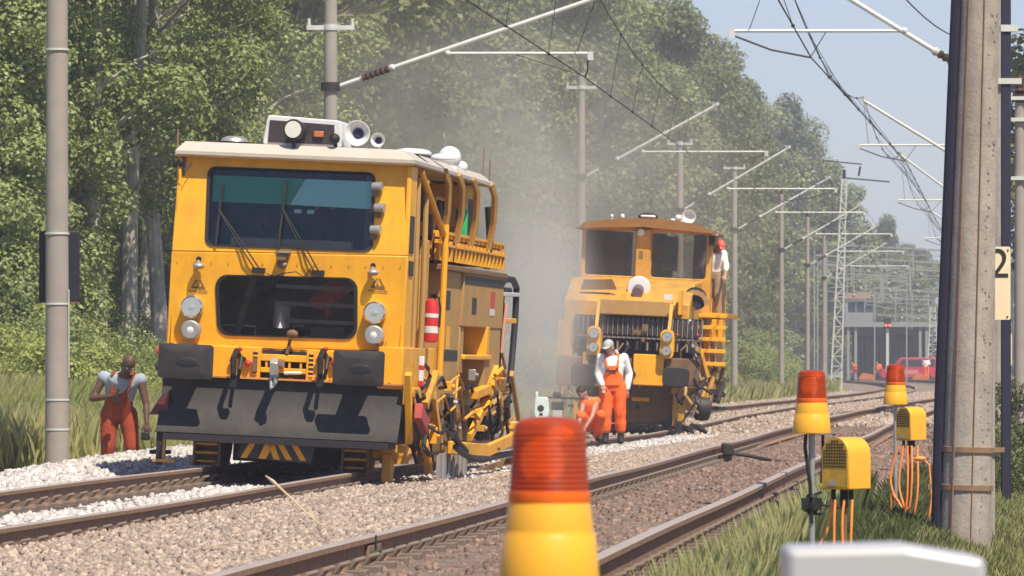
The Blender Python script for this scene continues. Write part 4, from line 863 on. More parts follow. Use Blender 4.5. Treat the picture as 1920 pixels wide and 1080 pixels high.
pole(242, leftX(1465, 242), 8.9, .13, .10, 'pale catenary pole second to the right of the far machine', 1, (6.4, 3.6, 8.4), (1.6, 5.0, 7.1), group=GL)
pole(278, leftX(1514, 278), 8.9, .13, .10, 'thin catenary pole third to the right of the far machine', 1, (6.4, 3.6, 8.4), (1.6, 5.0, 7.1), group=GL)
pole(318, leftX(1545, 318), 8.9, .13, .10, 'most distant thin catenary pole of the left row, beside the lattice mast', 1, (6.4, 3.6, 8.4), (1.6, 5.0, 7.1), group=GL)
GR_ = 'catenary poles along the right track'
def rightX(D): return -7.4 + .0945 * D + SP + 2.35
RA = pole(84, pt(1872, 0, 84).x, 11, .15, .12, 'tan concrete pole directly behind the thick right-hand pole, carrying the upper arm', -1, (5.48, 3.5, 7.55), (1.48, 4.2, 6.33), group=GR_, top=False, m=CONC)
RB = pole(140, rightX(140), 9.2, .16, .12, 'catenary pole hidden behind the thick right-hand pole, carrying the middle arm', -1, (5.95, 3.55, 8.04), (.9, 3.7, 6.87), group=GR_, m=CONC)
RC = pole(190, rightX(190), 9.2, .16, .12, 'catenary pole hidden behind the thick right-hand pole, carrying the small lowest arm', -1, (6.0, 3.65, 8.6), (.9, 3.8, 7.0), group=GR_, m=CONC)
for D, lab in ((245, 'distant catenary pole right of the tracks before the station'), (300, 'most distant catenary pole right of the tracks, near the red van')):
    pole(D, rightX(D), 9.0, .14, .10, lab, -1, (6.2, 3.6, 8.3), (.9, 3.8, 7.0), group=GR_)
def run(pts, name, label, kind, sag, r=.011):
    mb = MB()
    for a, b in zip(pts[:-1], pts[1:]):
        P = []
        for i in range(13):
            t = i / 12; p = Vector(a).lerp(Vector(b), t); p.z -= 4 * sag * t * (1 - t); P.append(p)
        mb.tube(P, r, 5)
    return mb
def catenary(W, label, first):
    W = sorted(W); W = [(first[0], *first[1:])] + W
    cw = [(w[1], w[0], w[2]) for w in W]; mw = [(w[3], w[0], w[4] + .1) for w in W]
    t = thing('overhead_line', label, 'overhead wire')
    run(cw, '', '', '', .0, .012).build('contact_wire', WIRE, t); run(mw, '', '', '', .75, .011).build('messenger_wire', WIRE, t)
    for k in range(len(W) - 1):
        n = max(3, int((W[k + 1][0] - W[k][0]) / 7))
        for i in range(1, n):
            f = i / n; a = Vector(cw[k]).lerp(Vector(cw[k + 1]), f); b = Vector(mw[k]).lerp(Vector(mw[k + 1]), f); b.z -= 3 * f * (1 - f)
            MB().tube([a, b], .006, 4).sphere(a, .03, 6, 4).sphere(b, .03, 6, 4).build('dropper', WIRE, t)
catenary(WIRES1, 'thin dark overhead wires of the left track, crossing in front of the dark trees', (30, f1(30) - .3, 6.1, f1(30) - .4, 7.6))
catenary(WIRES2, 'dark sagging overhead wires of the right track with droppers, against the open sky', (40, f1(40) + SP - .3, 6.1, f1(40) + SP - .3, 7.7))
mb = run([pt(1700, 0, 70), pt(1784, 66, 84)], '', '', '', .05, .010)
tag(mb.build('stay_wire', WIRE), 'single thin dark wire slanting down to the right-hand pole top against the sky', 'wire')
# the thick right-hand pole, its painted shadow edge, bands and neighbour
D = 40.0; X = pt(1806, 0, D).x; bz = gz(X - f1(D), D) - .3
RP1 = thing('concrete_pole', 'thick weathered brown concrete pole in the right foreground with two steel bands', 'pole', (X, D, bz), (0, .028, 0)); o = -bz
MB().lathe([(.20, 0), (.183, 1.5), (.146, 4.6), (.128, 7.0), (.1, 7.01)], n=28).build('shaft', CONC, RP1)
mb = MB()
for i in range(170):
    z = o + -.2 + random.uniform(0, 4.6); r = .1965 - .0115 * z
    a = .42 + random.gauss(0, .07) + (.35 if i % 5 == 0 else 0); x, y = math.sin(a) * r, -math.cos(a) * r; w = random.uniform(.006, .028); t_ = random.uniform(-.02, .02)
    mb.bar((x - w, y + .0, z - t_), (x + w, y + .008, z + t_), .008, random.uniform(.005, .014))
mb.build('shuttering_marks', mat('stained concrete ridges', (.19, .155, .13), .9, var=.4), RP1)['kind'] = 'stuff'
MB().tube([(-.21, -.02, 0), (-.215, -.02, 1.4), (-.165, -.02, 5), (-.14, -.02, 7)], .045, 10).tube([(-.17, .06, 0), (-.13, .05, 7)], .05, 10).build('shadow_edge_strip', mat('navy shadow edge', (.013, .012, .03), .6), RP1)  # navy tubes paint the deep shadow on the pole's left edge
MB().tube([(-.115, -.175, 0), (-.11, -.168, 1.4), (-.10, -.14, 3), (-.085, -.112, 5), (-.07, -.10, 7)], .007, 6).tube([(.03, -.2, 0), (.03, -.185, 2), (.02, -.13, 6.5)], .005, 6).build('earth_wire', RUST, RP1)
mb = MB()
for py in (843, 914):
    z = ZC + (HY - py) / F * D + o; r = .205 - .0085 * z
    mb.lathe([(r, -.022), (r + .006, -.02), (r + .006, .02), (r, .022)], (0, 0, z), n=28).box(-r - .09, -r + .02, -.03, .03, z - .02, z + .02)
each(mb, 'steel_band', RUST, RP1)
X2 = pt(1850, 0, 44).x; bz2 = gz(X2 - f1(44), 44) - .3
RP2 = thing('timber_post', 'narrow tan post standing close behind the thick right-hand pole', 'pole', (X2, 44, bz2))
MB().prism(rnd(rect(-.065, .065, -.07, .07), .02), -.0, 8.2, 'z').build('shaft', CONCL, RP2)
MB().box(-.25, .14, -.10, -.085, 1.02 + (690 - 843) / F * 44 - bz2 - .02, 1.02 + (690 - 843) / F * 44 - bz2 + .02).build('tie_plate', RUST, RP2)
X = pt(1886, 0, 56).x; bz = gz(X - f1(56), 56) - .3
RP3 = thing('steel_post', 'dark navy steel post behind the hectometre sign at the right edge', 'pole', (X, 56, bz)); MB().prism([(-.05, -.05), (.05, -.05), (.05, .05), (-.05, .05)], 0, 4.9 - bz, 'z').build('shaft', mat('navy steel', (.02, .018, .04), .5), RP3, bevel=.01)
each(MB().box(-.06, .12, -.07, .07, 4.55 - bz, 4.62 - bz).box(-.1, .16, -.07, .02, 4.0 - bz, 4.06 - bz), 'post_bracket', GALV, RP3)
X = pt(1912, 0, 66).x; bz = gz(X - f1(66), 66) - .3
RP4 = pole(66, X, 4.3, .075, .06, 'thin grey pole with pale insulators at the far right edge', top=True, m=CONCL, name='thin_pole')
mb = MB(); b4 = gz(X - f1(66), 66) - .4
for py in (185, 225, 335): z = ZC + (HY - py) / F * 66 - b4; mb.box(-.17, .12, -.1, .05, z - .02, z + .025); mb.sphere((-.17, -.03, z), .035)
mb.build('side_bracket', GALV, RP4)
# hectometre sign
P = pt(1868, 531, 54); hs_ = thing('distance_sign', 'cream distance sign with a black 2 half hidden behind the thick right-hand pole', 'sign', (P.x, 54, P.z))
MB().prism(rnd(rect(-.17, .145, -.37, .37), .02), 0, .012).build('board', SIGNC, hs_); MB().sphere((.118, -.004, .335), .010, 8, 5).sphere((.112, -.004, -.34), .010, 8, 5).box(-.04, .04, .013, .05, -.3, .3).build('board_bolts', DGREY, hs_)
def glyph(txt, size, x, z, parent, m, name):
    c = bpy.data.curves.new(name, 'FONT'); c.body = txt; c.size = size; c.extrude = .002; c.align_x = 'CENTER'; c.align_y = 'CENTER'
    o = bpy.data.objects.new(name, c); COL.objects.link(o); bpy.context.view_layer.update()
    me = bpy.data.meshes.new_from_object(o.evaluated_get(bpy.context.evaluated_depsgraph_get())); bpy.data.objects.remove(o)
    me.name = name; me.materials.clear(); me.materials.append(m); q_ = bpy.data.objects.new(name, me); COL.objects.link(q_); q_.parent = parent; q_.location = (x, -.003, z); q_.rotation_euler = (R(90), 0, 0); return q_
glyph('2', .42, .03, .185, hs_, BLACK, 'numeral'); glyph('6', .30, -.085, -.19, hs_, BLACK, 'numeral')
P = pt(1889, 655, 70); s2_ = thing('small_sign', 'small cream sign low on the post at the right edge', 'sign', (P.x, 70, P.z)); MB().prism(rnd(rect(-.045, .06, -.21, .21), .01), 0, .012).build('board', SIGNC, s2_); MB().box(-.01, .03, -.004, -.001, -.02, .02).box(-.015, .035, .013, .03, -1.2, .1).build('board_mark', DGREY, s2_)
# ------------------------------------------------------------------ flashing beacons and warning horns
RLENS = mat('red translucent dome', (.58, .07, .015), .38, var=.12, trans=.5, ior=1.25, spec=.4, dirt=(.42, .14, .10), dirt_amt=.45, dirt_scale=14)
OLENS = mat('orange translucent dome', (.50, .065, .010), .3, var=.08, trans=.45, ior=1.25, spec=.4, coat=.2)
REFL = mat('glowing amber reflector', (1.0, .45, .04), .25, metal=.3, emit=(1, .35, .02), estr=.4)  # faint emission stands in for light glowing through the dome
def beacon(P, sc, label, lens, post, lit):
    t = thing('warning_beacon', label, 'warning beacon', P)
    pr = []; z = .155; n = 26
    for i in range(n + 1): z = .135 * i / n; pr += [(.0785 - .0085 * i / n + (.0018 if i % 2 else 0), z + .006)]
    pr = [(.078, 0)] + pr + [(.0695, .147), (.066, .156), (.055, .164), (.03, .168), (.004, .169)]
    l = MB().lathe([(r * sc, zz * sc) for r, zz in pr], n=48).build('dome', lens, t)
    fl_ = MB()
    for i in range(48):
        a = 2 * math.pi * i / 48; fl_.bar((.0745 * sc * math.cos(a), .0745 * sc * math.sin(a), .045 * sc), (.0685 * sc * math.cos(a), .0685 * sc * math.sin(a), .128 * sc), .0016 * sc, .002 * sc)
    fl_.build('dome_flutes', lens, l, smooth=0)
    base = [(.079, .002), (.081, -.004), (.086, -.045), (.0865, -.056), (.0885, -.058), (.0885, -.061), (.0905, -.064), (.099, -.15), (.098, -.156), (.03, -.158)]
    MB().lathe([(r * sc, zz * sc) for r, zz in base], n=48).build('base', BEACY, t)
    MB().lathe([(.04 * sc, .01 * sc), (.05 * sc, .05 * sc), (.035 * sc, .075 * sc), (.01 * sc, .08 * sc)], n=20).cyl((.0, 0, .0), (0, 0, .1 * sc), .02 * sc).build('lamp_holder', mat('amber inner cone', (.25, .08, .02), .4), l)
    MB().lathe([(.0800 * sc, .001 * sc), (.0812 * sc, .004 * sc), (.0808 * sc, .022 * sc), (.0784 * sc, .023 * sc)], n=48).build('dome_glow_ring', mat('painted orange glow', (.75, .13, .01), .3), l)  # bright orange ring paints the light coming through the foot of the dome
    rf_ = MB()
    rf_.lathe([(.045 * sc, 0), (.040 * sc, .012 * sc), (.025 * sc, .026 * sc), (.006 * sc, .034 * sc)], (-.012 * sc, -.045 * sc, .085 * sc), (.35, 1, 0), 20); rf_.sphere((.02 * sc, -.03 * sc, .135 * sc), (.025 * sc, .012 * sc, .014 * sc))
    rf_.build('reflector', REFL, l)
    if post:
        b = post; MB().cyl((0, 0, -b), (0, 0, -.15 * sc), .016, n=12).build('post', STEEL, t)
    return t
b1 = pt(1030, 943, 10.35)
beacon(b1, .99, 'largest red and yellow flashing beacon, close up at the bottom centre', RLENS, b1.z - ground_at(b1.x, 10.35), 1)
b2_ = pt(1522, 755, 26.6); bz_ = b2_.z - ground_at(b2_.x, 26.6)
B2 = beacon(b2_, .97, 'orange and yellow flashing beacon on a steel pipe, left of the two middle-distance beacons', OLENS, bz_, 1)
b3_ = pt(1679, 722, 43); B3 = beacon(b3_, 1.0, 'smallest orange flashing beacon on a thin post, in front of the red van', OLENS, b3_.z - ground_at(b3_.x, 43), 1)
mb = MB(); z = -(945 - 755) / F * 26.6
mb.sphere((0, 0, z), (.035, .035, .06)).box(-.05, .05, -.03, .03, z - .03, z + .03).tube([(0, 0, z), (.1, -.02, z - .01), (.14, 0, z - .02)], .006)
for a in range(7): mb.bar((0, 0, z - .05 + .015 * a), (.06 * math.cos(a * 2.2), .05 * math.sin(a * 2.2), z - .05 + .018 * a), .012, .012)
mb.build('clamp_knob', BLACK, B2)
MB().tube([(-.03, -.01, -.16), (-.035, -.02, -.22), (-.01, -.02, -.4), (.0, -.018, -.6)], .009).tube([(.055, 0, -.16), (.056, 0, -.25), (.05, .02, -.4)], .008).build('beacon_cable', BLACK, B2)
def horn_box(P, w, hh, d, yaw, label, fine):
    t = thing('warning_horn', label, 'warning horn', P, (0, 0, yaw)); n = 10; r = w / 2
    arc = [(r * math.cos(math.pi * i / n), hh - r + r * math.sin(math.pi * i / n)) for i in range(n + 1)]
    out = [(-r, 0), (r, 0)] + arc[0:-1] + [arc[-1]]
    out2 = [(-r, 0), (r, 0), *arc]
    MB().prism(out2, 0, d).build('case', BEACY, t, bevel=.006)
    ins = [(x * .9, .012 + z * .955) for x, z in out2]
    MB().prism(ins, -.004, -.0005).build('front_plate', mat('worn yellow plate', (.50, .30, .03), .6, var=.25, scale=20, dirt=(.2, .12, .05), dirt_amt=.8, dirt_scale=12), t)
    hm = MB(); k = 9 if fine else 7; st = w * .84 / k
    for i in range(k):
        for j in range(k + 2):
            x = -w * .42 + st * (i + .5); z = hh * .44 + st * j
            if z < hh - r * .2 and (z < hh - r or x * x + (z - hh + r) ** 2 < (r * .84) ** 2): hm.cyl((x, -.0065, z), (x, -.0042, z), st * .36, n=8)
    hm.build('grille_holes', BLACK, t, smooth=0)
    MB().box(-r * .5, r * .1, -.006, -.0045, hh * .07, hh * .16).build('type_label', STEEL, t)
    MB().cyl((0, d * .4, 0), (0, d * .4, -.09), .02).cyl((-r * .6, d * .3, 0), (-r * .6, d * .3, -.06), .012).cyl((r * .5, d * .4, 0), (r * .5, d * .4, -.05), .012).build('cable_glands', BLACK, t)
    return t
h2 = pt(1566, 918, 26.0); H2 = horn_box(h2, .165, .255, .19, R(-38), 'larger yellow warning horn box with round holed grille beside the left pipe beacon', True)
h3 = pt(1694, 826, 42); H3 = horn_box(h3, .15, .265, .20, R(-42), 'smaller yellow warning horn box beside the thin post beacon', False)
for (H, P, D, pts_sets) in ((H2, h2, 26.0, 0), (H3, h3, 42, 1)):
    g = ground_at(P.x, D) - P.z; mb = MB()
    MB().cyl((0, .08, -.03), (0, .08, g), .012).build('stake', BROWN, H)
    L = [[(-.05, .05, -.05), (-.06, .05, -.18), (-.10, .02, -.30), (-.15, .0, -.42)], [(.0, .0, -.05), (.01, -.02, -.2), (.02, -.03, g + .05)], [(.04, .02, -.05), (.04, 0, -.2), (.06, 0, g)], [(.08, .03, -.05), (.085, 0, -.22), (.07, 0, g)]]
    if pts_sets:
        L = [[(-.05, 0, -.04), (-.05, -.03, -.3), (-.02, -.03, -.5), (.06, -.03, -.55), (.08, -.03, -.7), (.02, -.03, -.8), (.0, -.03, -1.0), (.06, -.03, -1.25)],
             [(0, 0, -.04), (.0, -.03, -.35), (.05, -.03, -.6), (.04, -.03, -.9), (.09, -.03, -1.1), (.1, 0, -1.3)],
             [(.04, 0, -.04), (.05, -.03, -.4), (.03, -.03, -.7), (.08, -.03, -.95), (.12, 0, -1.1), (.17, 0, -1.3)],
             [(.08, 0, -.04), (.075, -.03, -.3), (.06, -.03, -.55), (-.05, -.03, -.62), (-.08, -.03, -.5), (-.04, -.03, -.42), (.04, -.04, -.62), (.02, 0, -1.2)],
             [(.1, .05, -.04), (.095, 0, -.4), (.07, 0, -.8), (.11, 0, -1.25)]]
    for l in L:
        P_ = [Vector((.03 + (p[0] - .03) * (1.7 if pts_sets and i_ % 2 else 1.15), p[1], p[2])) if i_ else Vector(p) for i_, p in enumerate(l)]; S_ = []
        for i in range(len(P_) - 1):
            p0, p1, p2, p3 = P_[max(i - 1, 0)], P_[i], P_[i + 1], P_[min(i + 2, len(P_) - 1)]
            for k in range(6):
                t = k / 6; S_.append(.5 * ((2 * p1) + (p2 - p0) * t + (2 * p0 - 5 * p1 + 4 * p2 - p3) * t * t + (3 * p1 - p0 - 3 * p2 + p3) * t ** 3))
        S_.append(P_[-1]); mb.tube(S_, .009 if pts_sets else .0065, 7)
    mb.build('orange_cable', ORCABLE, H)
mb = MB(); P = pt(1718, 860, 41.5)
mb.tube([P + Vector((0, 0, .02)), P + Vector((.05, 0, 0)), P + Vector((.10, 0, -.05)), P + Vector((.12, 0, -.3)), P + Vector((.08, 0, -.6))], .008)
mb.sphere(P + Vector((.03, 0, 0)), (.05, .02, .02)); tag(mb.build('cable_plug', ORCABLE), 'orange cable plug hanging by the smaller horn box at the right pole', 'plug')
# white case in the foreground
P = pt(1648, 1018, 7.2); wb = thing('white_cabinet', 'blurred white plastic equipment case in the lower right foreground', 'equipment case', (P.x, 7.2, ground_at(P.x, 7.2))); zt3 = P.z - wb.location.z
MB().prism(rnd([(-.137, .25), (.137, .25), (.137, zt3 - .018), (.03, zt3), (-.13, zt3 - .004)], .012), -.09, .09).build('case', mat('white case plastic', (.40, .40, .42), .35, var=.03), wb, bevel=.012)
MB().cyl((-.08, 0, 0), (-.08, 0, .26), .02).cyl((.08, 0, 0), (.08, 0, .26), .02).box(-.12, .12, -.06, .06, 0, .03).build('stand', STEEL, wb)

# ------------------------------------------------------------------ people
def bake(mb, name, m, parent, voxel, sm=4):
    o = mb.build(name, m, None, smooth=0)
    r = o.modifiers.new('r', 'REMESH'); r.mode = 'VOXEL'; r.voxel_size = voxel; r.use_smooth_shade = True
    s = o.modifiers.new('s', 'SMOOTH'); s.iterations = sm; s.factor = .5
    bpy.context.view_layer.update()
    me = bpy.data.meshes.new_from_object(o.evaluated_get(bpy.context.evaluated_depsgraph_get())); me.name = name
    bpy.data.objects.remove(o); me.materials.clear(); me.materials.append(m)
    q_ = bpy.data.objects.new(name, me); COL.objects.link(q_); q_.parent = parent; return q_
def limb(mb, pts):
    for (p, r), (p2, r2_) in zip(pts[:-1], pts[1:]): mb.cyl(p, p2, r, r2_, 12)
    for p, r in pts: mb.sphere(p, r, 12, 8)
def slab(mb, pts):     # elliptical sections stacked along a spine: (centre, rx, ry)
    pts = [(Vector(c), a, b) for c, a, b in pts]
    n = 18; vs = []; k = len(pts)
    for i, (c, a, b) in enumerate(pts):
        d = (pts[min(i + 1, k - 1)][0] - pts[max(i - 1, 0)][0]).normalized(); x = Vector((1, 0, 0)); x = (x - d * x.dot(d)).normalized(); y = d.cross(x)
        vs += [c + a * math.cos(2 * math.pi * j / n) * x + b * math.sin(2 * math.pi * j / n) * y for j in range(n)]
    fs = [(i * n + j, i * n + (j + 1) % n, (i + 1) * n + (j + 1) % n, (i + 1) * n + j) for i in range(k - 1) for j in range(n)]
    mb.add(vs, fs + [tuple(range(n - 1, -1, -1)), tuple(range((k - 1) * n, k * n))])
def hand(mb, w, d, side, curl=.6):
    w, d = Vector(w), Vector(d).normalized(); sx = Vector((side, 0, 0)); sx = (sx - d * sx.dot(d)).normalized(); pn = d.cross(sx)
    mb.sphere(w + d * .05, (.040, .020, .05), 10, 7, rot=Matrix((sx, pn, d)).transposed())
    for i, L in enumerate((.07, .078, .073, .058)):
        b = w + d * .09 + sx * (.03 - .02 * i); m_ = b + (d * .8 + pn * .4 * curl) * L * .55; e = m_ + (d * (1 - curl * .9) + pn * curl) * L * .5
        limb(mb, [(b, .0095), (m_, .009), (e, .008)])
    limb(mb, [(w + d * .03 + sx * .035, .012), (w + d * .07 + sx * .062, .010), (w + d * .095 + sx * .060 + pn * .015, .009)])
def person(name, label, loc, yaw, J, cloth, sc=1.0, voxel=.011, skin=SKIN, hair=None, cap=None, face=True):
    """J: joint positions in metres, figure faces -y; cloth: list of (name, material, builder)"""
    t = thing('person', label, 'person', loc, (0, 0, yaw)); t.scale = (sc, sc, sc)
    b = MB(); pel, chest, neck, head = [Vector(J[k]) for k in ('pel', 'chest', 'neck', 'head')]
    slab(b, [(pel + Vector((0, 0, -.08)), .13, .10), (pel + Vector((0, 0, .02)), .165, .12), (pel.lerp(chest, .5), .145, .105), (chest, .175, .12), (chest.lerp(neck, .6), .17, .10), (neck.lerp(chest, .1), .07, .06)])
    up = (head - neck).normalized(); limb(b, [(neck - up * .05, .062), (head - up * .05, .055)])
    fw = Vector(J.get('look', (0, -1, 0))).normalized(); fw = (fw - up * fw.dot(up)).normalized(); sd = fw.cross(up); M = Matrix((sd, -fw, up)).transposed()
    b.sphere(head + up * .02, (.076, .095, .105), 16, 12, rot=M); b.sphere(head + fw * .025 - up * .055, (.056, .066, .065), 12, 8, rot=M)
    b.sphere(head + fw * .10 - up * .015, (.015, .02, .025), 8, 6, rot=M)
    for s in (-1, 1): b.sphere(head + sd * s * .078 - up * .01, (.012, .022, .034), 8, 6, rot=M)
    for s, k in ((-1, 'l'), (1, 'r')):
        sh, el, wr = [Vector(J[k + n]) for n in ('sh', 'el', 'wr')]; limb(b, [(chest.lerp(sh, .5), .07), (sh, .062), (sh.lerp(el, .4), .05), (el, .040), (el.lerp(wr, .3), .041), (wr, .027)])
        hand(b, wr, J.get(k + 'hd', wr - el), -s, J.get('curl', .6))
        hp, kn, an = [Vector(J[k + n]) for n in ('hp', 'kn', 'an')]; limb(b, [(hp, .095), (hp.lerp(kn, .4), .085), (kn, .058), (kn.lerp(an, .3), .060), (an, .040)])
        tf = Vector(J.get(k + 'toe', (s * .03, -1, 0))).normalized(); limb(b, [(an - Vector((0, 0, .03)), .042), (an + tf * .14 - Vector((0, 0, .05)), .032)])
    bake(b, 'body', skin, t, voxel, 3)
    if face:
        e = MB(); 
        for s in (-1, 1): e.sphere(head + fw * .088 + sd * s * .032 + up * .012, .011, 8, 6)
        e.build('eyes', WHITE, t); e = MB()
        for s in (-1, 1): e.sphere(head + fw * .096 + sd * s * .032 + up * .012, .0055, 6, 5); e.bar(head + fw * .094 + sd * (s * .018) + up * .034, head + fw * .090 + sd * s * .048 + up * .032, .008, .006)
        e.build('pupils_and_brows', HAIR, t); e = MB(); e.bar(head + fw * .090 - up * .068 - sd * .022, head + fw * .090 - up * .068 + sd * .022, .008, .008); e.build('mouth', mat('lips', (.30, .10, .08), .6), t)
    if hair:
        h = MB(); h.sphere(head + up * .045 - fw * .012, (.082, .098, .088), 16, 10, rot=M); h.sphere(head - fw * .045 + up * .0, (.076, .06, .07), 12, 8, rot=M); bake(h, 'hair', hair, t, .012, 2)
    if cap:
        h = MB(); h.sphere(head + up * .06, (.088, .106, .082), 18, 10, rot=M); h.sphere(head + fw * .10 + up * .062, (.07, .06, .012), 12, 6, rot=M); bake(h, 'helmet' if cap[1] else 'cap', cap[0], t, .010, 1)
    for nm, m_, fn in cloth:
        c = MB(); fn(c, J); bake(c, nm, m_, t, voxel, 4)
    return t
V = Vector
def trousers(r=1.0, cut=1.0, waist=.10):
    def fn(c, J):
        pel = V(J['pel']); ch = V(J['chest']); slab(c, [(pel + V((0, 0, -.10)), .16, .125), (pel + V((0, 0, .0)), .185, .145), (pel.lerp(ch, waist / .3 if waist < .3 else .9), .168, .13)])
        for k in 'lr':
            hp, kn, an = V(J[k + 'hp']), V(J[k + 'kn']), V(J[k + 'an']); e = kn.lerp(an, cut) if cut < 1 else an + V((0, 0, .02))
            limb(c, [(hp, .112 * r), (hp.lerp(kn, .35), .108 * r), (hp.lerp(kn, .6), .094 * r), (hp.lerp(kn, .85), .09 * r), (kn, .086 * r), (kn.lerp(e, .35), .078 * r), (kn.lerp(e, .7), .086 * r), (e, .076 * r)])
    return fn
def top(sleeve, r=1.0, lo=.0):
    def fn(c, J):
        pel, ch, nk = V(J['pel']), V(J['chest']), V(J['neck'])
        slab(c, [(pel.lerp(ch, lo), .17 * r, .135), (pel.lerp(ch, .5), .168 * r, .13), (ch, .195 * r, .14), (ch.lerp(nk, .55), .18, .115), (ch.lerp(nk, .85), .09, .08)])
        for s, k in ((-1, 'l'), (1, 'r')):
            sh, el, wr = V(J[k + 'sh']), V(J[k + 'el']), V(J[k + 'wr']); L = [(ch.lerp(sh, .5), .085), (sh, .078)]
            if sleeve > 0:
                e1 = sh.lerp(el, min(1, sleeve * 2)); L += [(sh.lerp(el, .4 * min(1, sleeve * 2)), .068), (e1, .062)]
                if sleeve > .5: e2 = el.lerp(wr, (sleeve - .5) * 2); L += [(el.lerp(e2, .5), .06), (e2, .048)]
            limb(c, L)
    return fn
def bib(c, J):
    pel, ch, nk = V(J['pel']), V(J['chest']), V(J['neck']); d = (nk - pel).normalized(); f = V((0, -1, 0)); f = (f - d * f.dot(d)).normalized()
    for e in (1,):
        slab(c, [(pel + f * .03, .172, .135), (pel.lerp(ch, .5) + f * .03, .165, .12), (ch + f * .035 - d * .02, .125, .125), (ch + f * .035 + d * .03, .10, .12)])
    for s in (-1, 1):
        a = ch + f * .15 + V((s * .085, 0, .0)); b = ch.lerp(nk, .75) + V((s * .115, 0, .05)); q2 = ch - f * .13 + V((s * .06, 0, 0))
        limb(c, [(a, .024), (a.lerp(b, .5) + f * .02, .022), (b, .022), (b.lerp(q2, .5) - f * .03, .022), (q2, .024)])
def boot(k):
    s = -1 if k == 'l' else 1
    def fn(c, J):
        an = V(J[k + 'an']); tf = V(J.get(k + 'toe', (s * .03, -1, 0))).normalized(); kn = V(J[k + 'kn']); limb(c, [(an.lerp(kn, .3), .058), (an, .056), (an - V((0, 0, .03)), .056)]); limb(c, [(an - V((0, 0, .035)), .055), (an + tf * .15 - V((0, 0, .045)), .045)])
    return fn
# worker left of the near machine, stooping, radio at his chest
D = 62.0; P = pt(224, 912, D); gz_ = P.z
JA = dict(pel=(-.02, 0, .86), chest=(.03, -.15, 1.15), neck=(.09, -.30, 1.32), head=(.13, -.39, 1.42), look=(.35, -1, -.25), lsh=(-.17, -.16, 1.27), rsh=(.26, -.22, 1.24), lel=(-.30, -.20, 1.02), lwr=(-.06, -.40, 1.05), lhd=(.9, -.5, .1),
          rel=(.33, -.26, .95), rwr=(.34, -.34, .74), rhd=(.05, -.15, -1), lhp=(-.11, 0, .84), rhp=(.10, 0, .84), lkn=(-.13, -.08, .46), rkn=(.15, -.06, .46), lan=(-.15, .02, .08), ran=(.20, .05, .08), curl=.9)
w1 = person('p', 'stooping worker in orange bib trousers holding a radio beside the left pole', (P.x, D, gz_), 0, JA, [('shirt', SHIRTB, top(0, .97)), ('bib_trousers', HIVIS_SHADE, lambda c, J: (trousers(1.0)(c, J), bib(c, J))), ('boot', BOOT, boot('l')), ('boot', BOOT, boot('r'))], skin=SKIND, hair=None, sc=1.0)
bb = MB(); slab(bb, [(V(JA['pel']).lerp(V(JA['chest']), .08), .182, .148), (V(JA['pel']).lerp(V(JA['chest']), .2), .178, .145)]); bb.build('belt', mat('olive belt', (.06, .05, .03), .8), w1)
rd = thing('handheld_radio', 'small black radio held at the chest of the stooping worker', 'radio', (P.x - .0, D - .45, gz_ + 1.01)); MB().box(-.03, .03, -.02, .02, -.05, .06).build('case', BLACK, rd, bevel=.008); MB().cyl((.02, 0, .06), (.02, 0, .13), .007).build('aerial', BLACK, rd)
gl = thing('tool_pouch', 'black tool in the lowered hand of the stooping worker', 'tool', (P.x + .328, D - .35, gz_ + .61)); MB().box(-.05, .05, -.03, .03, -.07, .03).build('tool_body', BLACK, gl, bevel=.015); MB().bar((.03, 0, 0), (.11, -.02, -.01), .025, .02).build('tool_tip', STEEL, gl)
# standing worker before the far machine
D = 85.0; P = pt(1149, 833, D)
JB = dict(pel=(.0, 0, .95), chest=(-.01, -.01, 1.25), neck=(-.03, -.03, 1.46), head=(-.06, -.08, 1.56), look=(-.5, -1, -.45), lsh=(-.19, -.02, 1.40), rsh=(.18, .02, 1.40), lel=(-.24, .02, 1.14), lwr=(-.17, -.12, .95), rel=(.27, .09, 1.14), rwr=(.23, .02, .88), rhd=(0, -.1, -1), lhd=(.2, -.3, -1),
          lhp=(-.10, 0, .93), rhp=(.10, 0, .93), lkn=(-.11, -.03, .50), rkn=(.12, -.02, .50), lan=(-.12, 0, .09), ran=(.13, .01, .09), curl=.6)
w2 = person('p', 'standing worker in white shirt and bright orange bib trousers before the far machine', (P.x, D, P.z), 0, JB, [('shirt', SHIRT, top(.95, 1.0)), ('bib_trousers', HIVIS, lambda c, J: (trousers(1.12, .62)(c, J), bib(c, J))), ('boot', BOOT, boot('l')), ('boot', BOOT, boot('r'))], sc=.985, cap=(mat('pale grey cap', (.36, .38, .38), .7), 0), hair=HAIR)
MB().box(-.12, .06, -.178, -.172, 1.17, 1.20).build('chest_text_patch', BOOT, w2)
bb = MB(); slab(bb, [((0, 0, .965), .192, .150), ((0, 0, .99), .188, .148)]); bb.build('belt', STRIPE, w2)
# crouching worker
D = 83.0; P = pt(1103, 828, D)
JC = dict(pel=(.03, .05, .30), chest=(.0, -.08, .60), neck=(-.08, -.17, .75), head=(-.15, -.22, .84), look=(-.8, -1, -.5), lsh=(-.12, -.18, .68), rsh=(.12, -.12, .70), lel=(-.20, -.33, .42), lwr=(-.28, -.42, .22), rel=(.0, -.36, .44), rwr=(-.14, -.44, .24), lhp=(-.07, .05, .28), rhp=(.13, .05, .28), lkn=(-.18, -.30, .45), rkn=(.16, -.32, .46), lan=(-.16, -.12, .09), ran=(.15, -.10, .09), curl=.7)
person('p', 'crouching worker in orange clothes with bare arms at the feet of the standing worker', (P.x, D, P.z), R(10), JC, [('bib_trousers', HIVIS, lambda c, J: (trousers(1.1)(c, J), top(0, .95, .1)(c, J))), ('boot', BOOT, boot('l')), ('boot', BOOT, boot('r'))], hair=HAIR, sc=.9)
